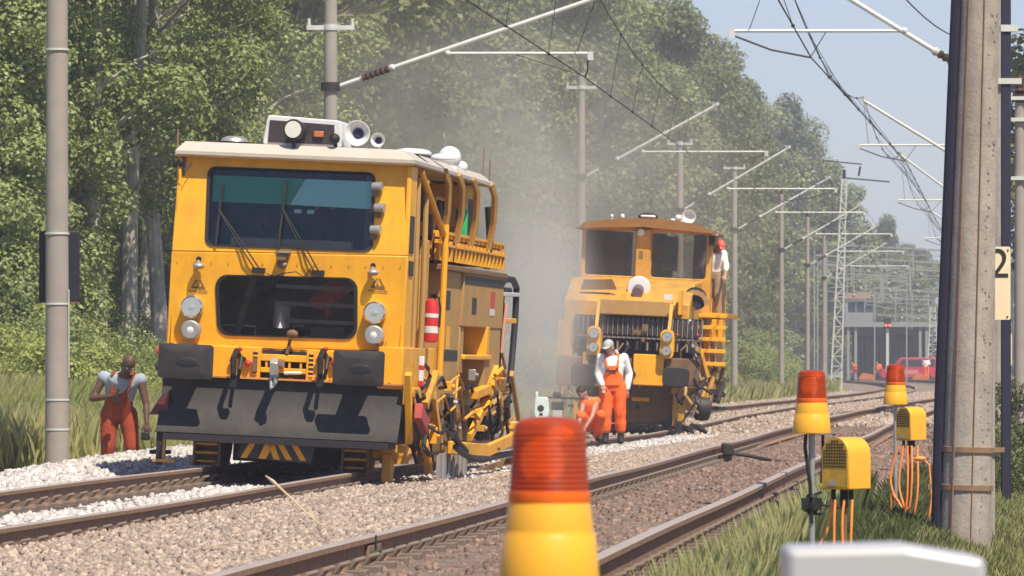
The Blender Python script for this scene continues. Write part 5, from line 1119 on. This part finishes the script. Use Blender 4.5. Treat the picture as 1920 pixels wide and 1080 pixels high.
# worker on the far machine
D = 107.2; gz_ = m2.location.z + 2.05; P = pt(1336, 600, D)
JD = dict(pel=(.0, 0, .92), chest=(.03, -.06, 1.20), neck=(.09, -.14, 1.38), head=(.14, -.22, 1.47), look=(.4, -1, -.3), lsh=(-.14, -.08, 1.32), rsh=(.22, -.06, 1.33), lel=(-.25, -.1, 1.08), lwr=(-.22, -.3, .98), rel=(.27, -.14, 1.07), rwr=(.24, -.3, .90), lhp=(-.1, 0, .9), rhp=(.1, 0, .9), lkn=(-.1, -.04, .48), rkn=(.1, -.04, .48), lan=(-.1, 0, .08), ran=(.11, 0, .08))
person('p', 'worker in white shirt and red helmet leaning out beside the cab of the far machine', (P.x, D, P.z), 0, JD, [('shirt', SHIRT, top(.7, 1.0)), ('trousers', TANCLOTH, trousers(1.0)), ('boot', BOOT, boot('l')), ('boot', BOOT, boot('r'))], cap=(mat('red helmet', (.75, .10, .06), .4), 1))
# far away workers near the van
JE = dict(JB); JE['rwr'] = (.1, -.3, 1.1)
for px, py, D, lab in ((1602, 703, 400, 'tiny distant worker in orange left of the station columns'), (1648, 702, 400, 'tiny distant worker in orange just left of the red van'), (1737, 712, 395, 'tiny distant worker in pale shirt before the red van')):
    P = pt(px, py, D); c = SHIRT if 'pale' in lab else HIVIS
    person('p', lab, (P.x, D, P.z), 0, JE if 'pale' in lab else JC, [('shirt', c, top(.6)), ('trousers', HIVIS, trousers())], voxel=.03, face=False)
# ------------------------------------------------------------------ station, gantries, van far off
DS = 470.0
def wbox(mb, px0, py0, px1, py1, D, d, m=0): a = pt(px0, py1, D); b = pt(px1, py0, D); return mb.box(a.x, b.x, D, D + d, a.z, b.z, m)
HAZW = mat('pale station paint', (.24, .25, .255), .7)
st = thing('station_building', 'dark open station hall with pale parapet far down the tracks', 'building')
mb = MB(); wbox(mb, 1583, 604, 1775, 613, DS, 12); mb.build('parapet', HAZW, st)
mb = MB(); wbox(mb, 1590, 613, 1780, 626, DS + .5, 11); wbox(mb, 1600, 626, 1780, 715, DS + 9, 2); mb.build('hall', mat('dark hall timber', (.035, .038, .045), .8), st)
mb = MB()
for px in (1588, 1602, 1723, 1735): wbox(mb, px, 613, px + 5, 712, DS + .2, .4)
each(mb, 'column', HAZW, st); mb = MB()
for i in range(14): wbox(mb, 1606 + i * 9, 640, 1611 + i * 9, 708, DS + 8.7, .2)
mb.build('hall_boarding', mat('grey hall boards', (.07, .07, .075), .8), st)
sb = thing('signal_house', 'small pale building with a row of windows and pinkish roof above the station hall', 'building')
mb = MB(); wbox(mb, 1584, 586, 1637, 606, DS + 14, 6); wbox(mb, 1584, 560, 1637, 566, DS + 14, 6); wbox(mb, 1584, 566, 1590, 586, DS + 14, 6); mb.build('wall', HAZW, sb)
mb = MB(); wbox(mb, 1590, 566, 1637, 586, DS + 14.3, 5); mb.build('window', mat('blue dark glazing', (.03, .05, .09), .2), sb)
mb = MB()
for px in (1604, 1620): wbox(mb, px, 566, px + 2, 586, DS + 14.1, .2)
each(mb, 'window_bar', HAZW, sb); mb = MB(); wbox(mb, 1582, 549, 1640, 560, DS + 13.8, 7); mb.build('roof', mat('pinkish roof tiles', (.36, .22, .17), .8), sb)
def lattice(mb, a, b, w, n, r=.035):
    a, b = Vector(a), Vector(b)
    for s in (-1, 1): mb.bar(a + Vector((s * w / 2, 0, 0)), b + Vector((s * w / 5, 0, 0)), .09, .09)
    for i in range(n):
        p = a.lerp(b, i / n); q_ = a.lerp(b, (i + 1) / n); wa = w / 2 * (1 - .6 * i / n); wb_ = w / 2 * (1 - .6 * (i + 1) / n); s = 1 if i % 2 else -1
        mb.bar(p + Vector((s * wa, 0, 0)), q_ + Vector((-s * wb_, 0, 0)), .045, .045); mb.bar(q_ - Vector((wb_, 0, 0)), q_ + Vector((wb_, 0, 0)), .045, .045)
lm = thing('lattice_mast', 'tall pale lattice steel mast with short cross arms, tallest mast against the sky', 'mast')
mb = MB(); lattice(mb, pt(1567, 742, 300), pt(1583, 335, 300), .62, 22); mb.build('mast', GALV, lm)
mb = MB(); a = pt(1545, 301, 300); b = pt(1616, 308, 300); mb.bar(a, b, .07, .07); a = pt(1578, 333, 300); b = pt(1668, 341, 300); mb.bar(a, b, .08, .08)
mb.tube([pt(1583, 335, 300), pt(1583, 318, 300)], .08); mb.tube([pt(1610, 330, 300), pt(1613, 312, 300)], .06); mb.build('cross_arm', DGREY, lm)
lm2 = thing('lattice_mast', 'short pale lattice mast right of the red signal in front of the station', 'mast'); mb = MB(); lattice(mb, pt(1749, 700, 440), pt(1749, 575, 440), .9, 14); mb.build('mast', GALV, lm2)
gan = [((1550, 458), (1775, 470), 330, 'nearest pale portal beam spanning the far tracks'), ((1527, 478), (1775, 494), 352, 'second pale portal beam spanning the far tracks'), ((1533, 494), (1775, 509), 374, 'third pale portal beam, with hanging posts below it'),
       ((1545, 512), (1700, 518), 396, 'fourth and shorter pale portal beam left over the station roof'), ((1640, 540), (1780, 550), 410, 'fifth pale portal beam above the dark station hall'), ((1640, 558), (1780, 564), 432, 'lowest pale portal beam just above the station parapet')]
GALVF = mat('grey galvanised gantry', (.25, .27, .27), .6, var=.1)
for (x0, y0), (x1, y1), D, lab in gan:
    t = thing('portal_gantry', lab, 'gantry', group='portal gantries before the station'); a = pt(x0, y0, D); b = pt(x1, y1, D); dz = Vector((0, 0, .38)); mb = MB()
    mb.bar(a, b, .09, .11); mb.bar(a - dz, b - dz, .05, .05)
    n = 16
    for i in range(n): p = a.lerp(b, i / n); q_ = a.lerp(b, (i + 1) / n); mb.bar(p - dz * (i % 2), q_ - dz * ((i + 1) % 2), .03, .03)
    mb.build('beam', GALVF, t); mb = MB()
    for e in (a, b):
        mb.bar(e + Vector((0, 0, .3)), (e.x, D, -.4), .09, .09)
    each(mb, 'portal_leg', GALVF, t)
    mb = MB()
    for k, f in enumerate((.28, .5, .72)):
        p = a.lerp(b, f); mb.bar(p, p - Vector((0, 0, 1.9 + .5 * (k % 2))), .09, .09); e = p - Vector((0, 0, 1.5)); mb.bar(e, e + Vector((2.2 if k % 2 else -2.2, 0, .35)), .06, .06); mb.bar(e + Vector((-1.4, 0, -.5)), e + Vector((1.4, 0, -.35)), .05, .05); mb.sphere(e + Vector((.5, 0, -.1)), .14, 8, 6)
    mb.build('hanging_post', GALVF, t)
sgn = thing('railway_signal', 'signal mast with two red lights in front of the dark station hall', 'signal'); D = 425
mb = MB(); a = pt(1664, 700, D); b = pt(1664, 615, D); mb.bar(a, b, .22, .22); mb.build('mast', GALV, sgn); mb = MB(); wbox(mb, 1658, 597, 1671, 616, D - .3, .3); mb.build('signal_head', DARK, sgn)
mb = MB()
for px in (1661, 1668): p = pt(px, 610, D - .35); mb.sphere(p, .10, 8, 6)
mb.build('red_light', mat('lit red signal', (.9, .1, .05), .3, emit=(1, .12, .05), estr=2), sgn)
# red van, side on, front to the left
vd = 428.0; P = pt(1703, 716, vd); van = thing('red_van', 'red van standing side on across the tracks before the station', 'van', (P.x, vd, P.z))
VR = mat('faded red van paint', (.45, .02, .05), .35, var=.06, coat=.3)
prof = [(-2.3, .32), (2.3, .32), (2.32, 1.2), (2.22, 1.88), (2.1, 1.95), (-.6, 1.95), (-1.25, 1.22), (-2.1, .98), (-2.32, .75)]
L = rnd(prof, .1, 3); MB().prism(L, -.95, .95).build('body', VR, van, bevel=.05)
mb = MB()
for s in (-.955, .952): mb.prism(rnd([(-1.05, 1.2), (-.2, 1.2), (-.2, 1.78), (-.52, 1.78)], .04), s, s + .004); mb.prism(rnd(rect(-.08, 1.0, 1.2, 1.78), .05), s, s + .004); mb.prism(rnd(rect(1.1, 2.05, 1.2, 1.78), .05), s, s + .004)
each(mb, 'window', mat('dark van glass', (.03, .035, .05), .1), van)
for x in (-1.45, 1.45):
    for s in (-.97, .75):
        w = MB().lathe([(.2, 0), (.33, .01), (.34, .1), (.33, .21), (.2, .22)], (x, s, .34), (0, 1, 0)).build('wheel', BLACK, van); MB().cyl((x, s - .012, .34), (x, s, .34), .18).build('rim', STEEL, w)
MB().box(-.5, .7, -.957, -.953, .62, .95).build('side_sticker', mat('pinkish sticker', (.6, .2, .2), .5), van); MB().box(-2.36, -2.2, -.8, -.45, .8, .95).build('headlight', LENS, van); MB().box(2.3, 2.34, -.9, -.75, .9, 1.3).build('tail_light', RED, van); MB().box(-2.4, -2.25, -.9, .9, .35, .55).box(2.28, 2.4, -.9, .9, .35, .55).build('bumper', DARK, van)
for px, lab in ((1625, 'yellow site marker left of the far signal mast'), (1725, 'orange pile of material below the red van')):
    P = pt(px, 712, 400); t = thing('site_marker', lab, 'site material', (P.x, 400, P.z)); MB().prism(rnd([(-.7, 0), (.7, 0), (.4, .4), (-.3, .55)], .1), -.3, .3).build('heap', ORANGE, t); MB().bar((.5, 0, 0), (.55, 0, .9), .08, .08).build('peg', BEACY, t)
# ------------------------------------------------------------------ trees
def leaves(P, size, seed, Nn):
    r = np.random.default_rng(seed); n = len(P); w = r.normal(size=(n, 3)) * .42 + Nn * .75 + np.array([0, -.12, .5]); w /= np.linalg.norm(w, axis=1)[:, None]
    a = r.normal(size=(n, 3)); a -= w * (a * w).sum(1)[:, None]; a /= np.linalg.norm(a, axis=1)[:, None]; M = np.stack([a, np.cross(w, a), w], -1); s = size * r.uniform(.6, 1.35, n)
    q_ = np.array([[0, -.5, 0], [.34, 0, .06], [0, .5, 0], [-.34, 0, .06]])
    Vv = np.einsum('nij,kj->nki', M, q_) * s[:, None, None] + P[:, None, :]
    return Vv.reshape(-1, 3), np.arange(n * 4).reshape(-1, 4)
def blobs(centers, radii, per, r):
    out = []; nn = []
    for c, rad, n in zip(centers, radii, per):
        d = r.normal(size=(n, 3)); d /= np.linalg.norm(d, axis=1)[:, None]; rr = rad * r.uniform(.35, 1.0, n) ** .6
        out.append(c + d * rr[:, None] * np.array([1, 1, .75])); nn.append(d)
    return np.concatenate(out), np.concatenate(nn)
def make_tree(H, W, base, nb, per, leaf, lm_, bm_, seed, trunk_r, shape='round', lean_=0):
    r = np.random.default_rng(seed); t = thing('broadleaf_tree', 'x', 'tree')
    mb = MB(); tp = []; bend = r.normal(0, .25, 2)
    for i in range(9):
        f = i / 8; tp.append(((bend[0] * f * f + lean_ * f) * H * .08 + .06 * math.sin(i * 2.1 + seed), bend[1] * f * f * H * .06, f * H * .93))
    mb.tube(tp, [trunk_r * (1 - .88 * (i / 8)) + .01 for i in range(9)], 9)
    C = []; Rd = []
    for i in range(nb):
        f = base + (1 - base) * (r.uniform(0, 1) ** (.85))
        g = (f - base) / (1 - base)
        w = W * {'round': math.sin(math.pi * min(.98, .12 + .86 * g)) ** .6, 'poplar': (1 - g) ** .5 * min(1, g * 4 + .3), 'cone': (1.02 - g) ** .8}[shape]
        a = r.uniform(0, 2 * math.pi); d = w * r.uniform(.25, 1) ** .6
        tz = f * H; k = min(7, int(f / .93 * 8)); p0 = Vector(tp[k]); c = Vector((p0.x + d * math.cos(a), p0.y + d * math.sin(a), tz))
        C.append(tuple(c)); Rd.append(W * r.uniform(.13, .33))
        if i % 3 == 0:
            s = Vector((p0.x, p0.y, max(tz - d * .6, base * H * .5))); mb.tube([s, s.lerp(c, .5) + Vector((0, 0, .1 * d)), c], [trunk_r * .3, trunk_r * .18, .012], 5)
    mb.build('trunk', bm_, t)
    P, Nn = blobs(np.array(C), np.array(Rd), [max(20, int(per * (q_ / (W * .25)) ** 2)) for q_ in Rd], r)
    v, f = leaves(P, leaf, seed, Nn); npmesh('crown', v, f, lm_, t); return t
protoA = [make_tree(17, 3.6, .06, 170, 420, .165, LEAF, BARK, 11, .22, 'poplar'), make_tree(18, 3.2, .26, 95, 420, .115, LEAF, BARK, 12, .19, 'round', .7), make_tree(19, 3.0, .24, 95, 420, .115, LEAF, BARK, 13, .2, 'round', -.4)]
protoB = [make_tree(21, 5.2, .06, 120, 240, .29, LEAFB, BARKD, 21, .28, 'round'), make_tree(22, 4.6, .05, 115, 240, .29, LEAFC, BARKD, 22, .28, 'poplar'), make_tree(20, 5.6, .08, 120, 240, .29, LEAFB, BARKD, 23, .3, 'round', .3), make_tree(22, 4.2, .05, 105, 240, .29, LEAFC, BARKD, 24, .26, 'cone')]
used = set()
def put(proto, X, D, sc, label, group=None, z=None, name=None):
    t = proto if id(proto) not in used else copy_tree(proto); used.add(id(proto))
    t.location = (X, D, (ground_at(X, D) if z is None else z) - .1); t.rotation_euler = (0, 0, random.uniform(0, 6.28)); t.scale = (sc, sc, sc * random.uniform(.94, 1.06)); tag(t, label, 'tree', group)
    return t
near = [(-45, 99, 0, .62, 'sunlit leafy tree cut by the left edge of the picture'), (52, 103, 0, .60, 'sunlit leafy tree just left of the concrete pole'), (150, 121, 0, .62, 'leafy tree between the left pole and the tall pale trunk'),
        (186, 104, 2, .97, 'tall leaning pale trunked tree between the left pole and the near machine'), (230, 107, 1, .95, 'tree with thick pale trunk rising behind the stooping worker'), (300, 111, 2, .92, 'pale trunked tree showing at the left edge of the near machine'),
        (262, 118, 1, .85, 'thinner pale stemmed tree in the shade behind the stooping worker'), (440, 127, 1, .95, 'pale trunked tree rising behind the roof lamp of the near machine')]
for px, D, k, s, lab in near: put(protoA[k], pt(px, 0, D).x, D, s, lab)
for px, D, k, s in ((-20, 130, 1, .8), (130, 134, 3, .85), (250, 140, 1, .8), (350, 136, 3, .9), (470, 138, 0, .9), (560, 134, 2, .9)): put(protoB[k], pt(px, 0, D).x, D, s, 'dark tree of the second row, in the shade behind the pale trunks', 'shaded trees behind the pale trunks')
GT = 'woodland trees along the left track'; n = 0
row = []
D = 132.0
while D < 560:
    row.append((D, -12.0 + random.uniform(-1.2, 1.0))); D += random.uniform(6.0, 9.5)
D = 136.0
while D < 560:
    row.append((D, -20 + random.uniform(-2, 2))); D += random.uniform(9, 13)
D = 120.0
while D < 480:
    row.append((D, -29 + random.uniform(-3, 3))); D += random.uniform(12, 18)
for D, u in row:
    X = f1(D) + u; px = 960 + F * X / D
    top_py = np.interp(px, [-400, 1080, 1170, 1240, 1320, 1400, 1480, 1550, 1600], [-250, -60, 25, 70, 165, 205, 235, 300, 420])
    hgt = (HY - top_py) * D / F + 1.0; hgt = min(max(hgt, 9), 26)
    k = random.randrange(4); s = hgt / 21.5 * random.uniform(.88, 1.04)
    put(protoB[k], X, D, s, 'leafy woodland tree in the dense sunlit wall of trees behind the machines' if px < 1250 else 'distant woodland tree at the right end of the tree wall, against the sky', GT)
sky_ = [(1440, 560, 215, 0), (1468, 545, 225, 0), (1490, 560, 232, 0), (1515, 575, 240, 0), (1533, 560, 262, 0), (1543, 590, 300, 0), (1420, 540, 205, 0), (1400, 520, 190, 0), (1548, 600, 380, 0), (1480, 620, 250, 0), (1372, 420, 180, 0), (1330, 400, 140, 0), (1290, 380, 95, 0), (1260, 390, 75, 0)]
for i, (px, D, py, k) in enumerate(sky_):
    hgt = (HY - py) * D / F + 1; put(protoB[(i * 5 + 2) % 4], pt(px, 0, D).x, D, hgt / 21.5, 'distant woodland tree at the right end of the tree wall, against the sky', GT)
far = [(1585, 600, 420, 1.0), (1625, 620, 425, 1.0), (1660, 640, 420, 1.05), (1690, 620, 440, 1.0), (1720, 650, 470, 1.0), (1745, 640, 485, 1.0), (1780, 660, 480, 1.0), (1560, 590, 430, 1), (1640, 690, 440, 1), (1700, 700, 460, 1), (1810, 650, 500, 1), (1860, 620, 520, 1), (1900, 600, 500, 1), (1950, 610, 520, 1)]
for i, (px, D, py, k) in enumerate(far):
    hgt = (HY - py) * D / F + 1; put(protoB[(i * 3 + 1) % 4], pt(px, 0, D).x, D, hgt / 21.5, 'low distant tree of the dark wood behind the station', 'trees behind the station')
for i, (px, D) in enumerate(((-170, 104), (-300, 112), (-230, 128), (-420, 120), (-560, 126))): put(protoB[i % 4], pt(px, 0, D).x, D, .8, 'woodland tree left of the picture edge', 'trees beside the picture edges')
for i, (px, D) in enumerate(((2160, 120), (2220, 135), (2140, 165), (2260, 180), (2120, 215), (2200, 240), (2110, 290), (2170, 330))): put(protoB[i % 4], pt(px, 0, D).x, D, .75, 'woodland tree right of the picture edge', 'trees beside the picture edges')
# shrubs under the trees and beside the right-hand poles
def make_shrub(H, W, nb, per, leaf, lm_, seed):
    r = np.random.default_rng(seed); t = thing('leafy_shrub', 'x', 'shrub'); C = []; Rd = []; mb = MB()
    for i in range(nb):
        a = r.uniform(0, 6.283); d = W * r.uniform(0, 1) ** .5; z = H * r.uniform(.08, 1) * math.sqrt(max(.05, 1 - (d / W) ** 2 * .8)); C.append((d * math.cos(a), d * math.sin(a), z)); Rd.append(W * r.uniform(.18, .34))
        if i % 3 == 0: mb.tube([(.1 * math.cos(a), .1 * math.sin(a), 0), (.5 * d * math.cos(a), .5 * d * math.sin(a), z * .6), C[-1]], [.03, .02, .006], 5)
    mb.build('stems', BARKD, t); P, Nn = blobs(np.array(C), np.array(Rd), [per] * nb, r); P[:, 2] = np.abs(P[:, 2]); v, f = leaves(P, leaf, seed, Nn); npmesh('foliage', v, f, lm_, t); return t
sA = make_shrub(2.3, 1.9, 40, 420, .08, LEAF, 31); sB = make_shrub(1.9, 2.0, 40, 420, .08, LEAFY, 32); sC = make_shrub(1.7, 1.4, 30, 240, .07, LEAFC, 33)
bush = [(15, 96, sA, .95, 'tall sunlit bush at the left edge beneath the poplars'), (70, 99, sB, .9, 'bush directly behind the left concrete pole'), (150, 101, sA, .7, 'leafy bush right of the left concrete pole'), (205, 104, sB, .75, 'yellow green bush behind the stooping worker'), (260, 102, sA, .62, 'bush between the stooping worker and the near machine'),
        (310, 106, sB, .8, 'bush partly covered by the left side of the near machine'), (-50, 99, sB, 1.1, 'bush beyond the left edge of the picture'), (110, 107, sA, .9, 'taller bush in the second row behind the left pole'), (180, 112, sB, .9, 'broad bush at the feet of the pale trunks'), (285, 114, sA, .8, 'broad bush in the shade right of the pale trunks')]
bush += [(5, 88, sB, .85, 'nearest yellow green bush at the left edge behind the weeds'), (145, 90, sB, .8, 'nearest bush just right of the concrete pole, behind the weeds'), (285, 92, sA, .75, 'nearest bush tucked behind the left buffer of the near machine'), (60, 92, sA, .8, 'nearest bush just left of the concrete pole, behind the weeds')]
for px, D, pr, s, lab in bush: tag(put(pr, pt(px, 0, D).x, D, s, lab), lab, 'shrub')
for px, D, s, lab in ((1905, 60, .55, 'dark green bush at the right edge behind the poles'), (1880, 64, .5, 'dark bush tucked behind the right-hand poles'), (1930, 66, .8, 'dark bush beyond the right edge of the picture')): tag(put(sC, pt(px, 0, D).x, D, s, lab), lab, 'shrub')
i = 0
D = 120.0
while D < 420:
    X = f1(D) - 8.2 + random.uniform(-.8, .6); tag(put(sB if i % 2 else sA, X, D, random.uniform(.8, 1.25), 'sunlit bush in the hedge below the wall of trees', 'hedge bushes below the trees'), cat='shrub'); D += random.uniform(6, 9); i += 1
# ------------------------------------------------------------------ grass
def blades(name, label, U, D, h0, h1, w, m, lean_=.5, zoff=0):
    n = len(U); Z = zg(U, D) + zoff; X = U + f1_np(D); a = rng.uniform(0, 6.283, n); h = rng.uniform(h0, h1, n); ln = rng.uniform(.1, lean_, n) * h; b = rng.uniform(0, 6.283, n)
    dx, dy = np.cos(a) * w, np.sin(a) * w; lx, ly = np.cos(b) * ln, np.sin(b) * ln
    Vv = np.stack([np.stack([X - dx, D - dy, Z - .02], -1), np.stack([X + dx, D + dy, Z - .02], -1), np.stack([X + dx * .7 + lx * .4, D + dy * .7 + ly * .4, Z + h * .6], -1), np.stack([X + lx, D + ly, Z + h], -1)], 1)
    return tag(npmesh(name, Vv.reshape(-1, 3), np.arange(n * 4).reshape(-1, 4), m), label, 'grass', kind='stuff')
def sel(n, u0, u1, D0, D1, patch=None, marg=1.6):
    D = D0 + (D1 - D0) * rng.uniform(0, 1, n); U = rng.uniform(u0, u1, n); X = U + f1_np(D); ok = (X < .1 * D + marg) & (X > -.1 * D - marg)
    if patch: ok &= patch(U, D)
    return U[ok], D[ok]
clump = lambda U, D: (np.sin(U * 3.1 + 1.3 * np.sin(D * .9)) + np.sin(D * 1.7 + U) + rng.normal(0, .8, len(U))) > -.6
U, D = sel(420000, 6.6, 12, 12, 60, clump); blades('verge_grass', 'green tufted grass of the verge right of the tracks', U, D, .03, .12, .0022, GRASSG, .5)
U, D = sel(260000, 6.7, 13, 12, 75, clump); blades('dry_grass', 'dry yellow grass around the right-hand poles', U, D, .03, .14, .002, GRASSY, .5)
U, D = sel(260000, 5.95, 6.55, 13, 44, lambda U, D: (U < 6.55 - .35 * np.clip((D - 18) / 12, 0, 1)) & ((np.sin(D * 1.1 + 2 * np.sin(D * .37)) + np.sin(U * 9 + D * .6) + rng.normal(0, .7, len(U))) > -.3)); blades('tall_grass', 'tall feathery grass along the near edge of the right track', U, D, .08, .34, .0014, GRASSG, .35)
U, D = sel(28000, 5.95, 6.5, 13, 44, lambda U, D: U < 6.5 - .35 * np.clip((D - 18) / 12, 0, 1)); blades('tall_grass', 'tall dry grass stems along the near edge of the right track', U, D, .08, .40, .0012, GRASSY, .35)
U, D = sel(16000, 6.2, 6.9, 12, 60); blades('edge_grass', 'short thin weeds at the edge of the right ballast', U, D, .04, .14, .005, GRASSG, .8)
U, D = sel(380000, -12, -3.5, 58, 118, lambda U, D: clump(U, D) & ((D > 68) | (U < -6))); blades('meadow_grass', 'tall sunlit meadow grass left of the tracks', U, D, .25, .95, .0045, GRASSY, .4)
U, D = sel(110000, -13, -3.6, 68, 122, lambda U, D: (np.sin(U * 1.7 + np.sin(D * .5)) + np.sin(D * .8) + rng.normal(0, .5, len(U))) > .2); blades('meadow_grass', 'green undergrowth in the meadow left of the tracks', U, D, .2, 1.0, .007, LEAFY, .8)
U, D = sel(60000, -9, -3.6, 118, 330, None, 4); blades('far_grass', 'green grass strip under the distant tree wall', U, D, .3, .8, .03, GRASSY, .6)
U, D = sel(30000, 6.6, 14, 60, 330, None, 4); blades('far_grass', 'grass strip right of the distant tracks', U, D, .2, .6, .03, GRASSG, .6)

# ------------------------------------------------------------------ air: haze and the dust blown up by the machines
def volbox(name, label, x0, x1, y0, y1, z0, z1, mfn):
    o = MB().box(x0, x1, y0, y1, z0, z1).build(name, mfn, None, smooth=0); return tag(o, label, 'haze', kind='stuff')
m = bpy.data.materials.new('pale haze'); m.use_nodes = True; nt = m.node_tree; nt.nodes.remove(nt.nodes['Principled BSDF'])
pv = nt.nodes.new('ShaderNodeVolumePrincipled'); pv.inputs['Color'].default_value = (.76, .82, 1.0, 1); pv.inputs['Density'].default_value = .00058; pv.inputs['Anisotropy'].default_value = .2
nt.links.new(pv.outputs[0], nt.nodes['Material Output'].inputs['Volume'])
volbox('haze', 'thin bluish haze over the far tracks', -3200, 3200, -60, 4600, -3, 60, m)
m = bpy.data.materials.new('drifting dust'); m.use_nodes = True; nt = m.node_tree; N = nt.nodes; L = nt.links; N.remove(N['Principled BSDF'])
pv = N.new('ShaderNodeVolumePrincipled'); pv.inputs['Color'].default_value = (.75, .74, .70, 1); pv.inputs['Anisotropy'].default_value = .1
tc = N.new('ShaderNodeTexCoord'); mp = N.new('ShaderNodeMapping'); mp.inputs['Location'].default_value = (-1, -1, -1); mp.inputs['Scale'].default_value = (2, 2, 2)
L.new(tc.outputs['Generated'], mp.inputs[0]); ln = N.new('ShaderNodeVectorMath'); ln.operation = 'LENGTH'; L.new(mp.outputs[0], ln.inputs[0])
mr = N.new('ShaderNodeMapRange'); mr.interpolation_type = 'SMOOTHSTEP'; mr.inputs[1].default_value = 1.0; mr.inputs[2].default_value = .15; mr.inputs[3].default_value = 0; mr.inputs[4].default_value = 1; L.new(ln.outputs['Value'], mr.inputs[0])
ns = N.new('ShaderNodeTexNoise'); ns.inputs['Scale'].default_value = .55; ns.inputs['Detail'].default_value = 4; L.new(tc.outputs['Object'], ns.inputs['Vector'])
nr = N.new('ShaderNodeMapRange'); nr.inputs[1].default_value = .35; nr.inputs[2].default_value = .65; nr.inputs[3].default_value = .1; nr.inputs[4].default_value = 1.5; L.new(ns.outputs[0], nr.inputs[0])
mu = N.new('ShaderNodeMath'); mu.operation = 'MULTIPLY'; L.new(mr.outputs[0], mu.inputs[0]); L.new(nr.outputs[0], mu.inputs[1])
at = N.new('ShaderNodeAttribute'); at.attribute_type = 'OBJECT'; at.attribute_name = 'density'
m2_ = N.new('ShaderNodeMath'); m2_.operation = 'MULTIPLY'; L.new(mu.outputs[0], m2_.inputs[0]); L.new(at.outputs['Fac'], m2_.inputs[1])
L.new(m2_.outputs[0], pv.inputs['Density']); L.new(pv.outputs[0], N['Material Output'].inputs['Volume'])
def dust(c, r, dens, label):
    o = MB().sphere((0, 0, 0), r, 24, 14).build('dust_cloud', m, None, smooth=0); o.location = c; o['density'] = float(dens); return tag(o, label, 'dust', kind='stuff')
c = pt(1000, 580, 84); dust((c.x, 84, 1.6), (1.3, 9.5, 3.4), .17, 'beige dust blowing between the two yellow machines')
c = pt(880, 350, 128); dust((c.x, 128, 5.0), (9.5, 15, 7), .068, 'thin dust plume rising before the trees behind the near machine')
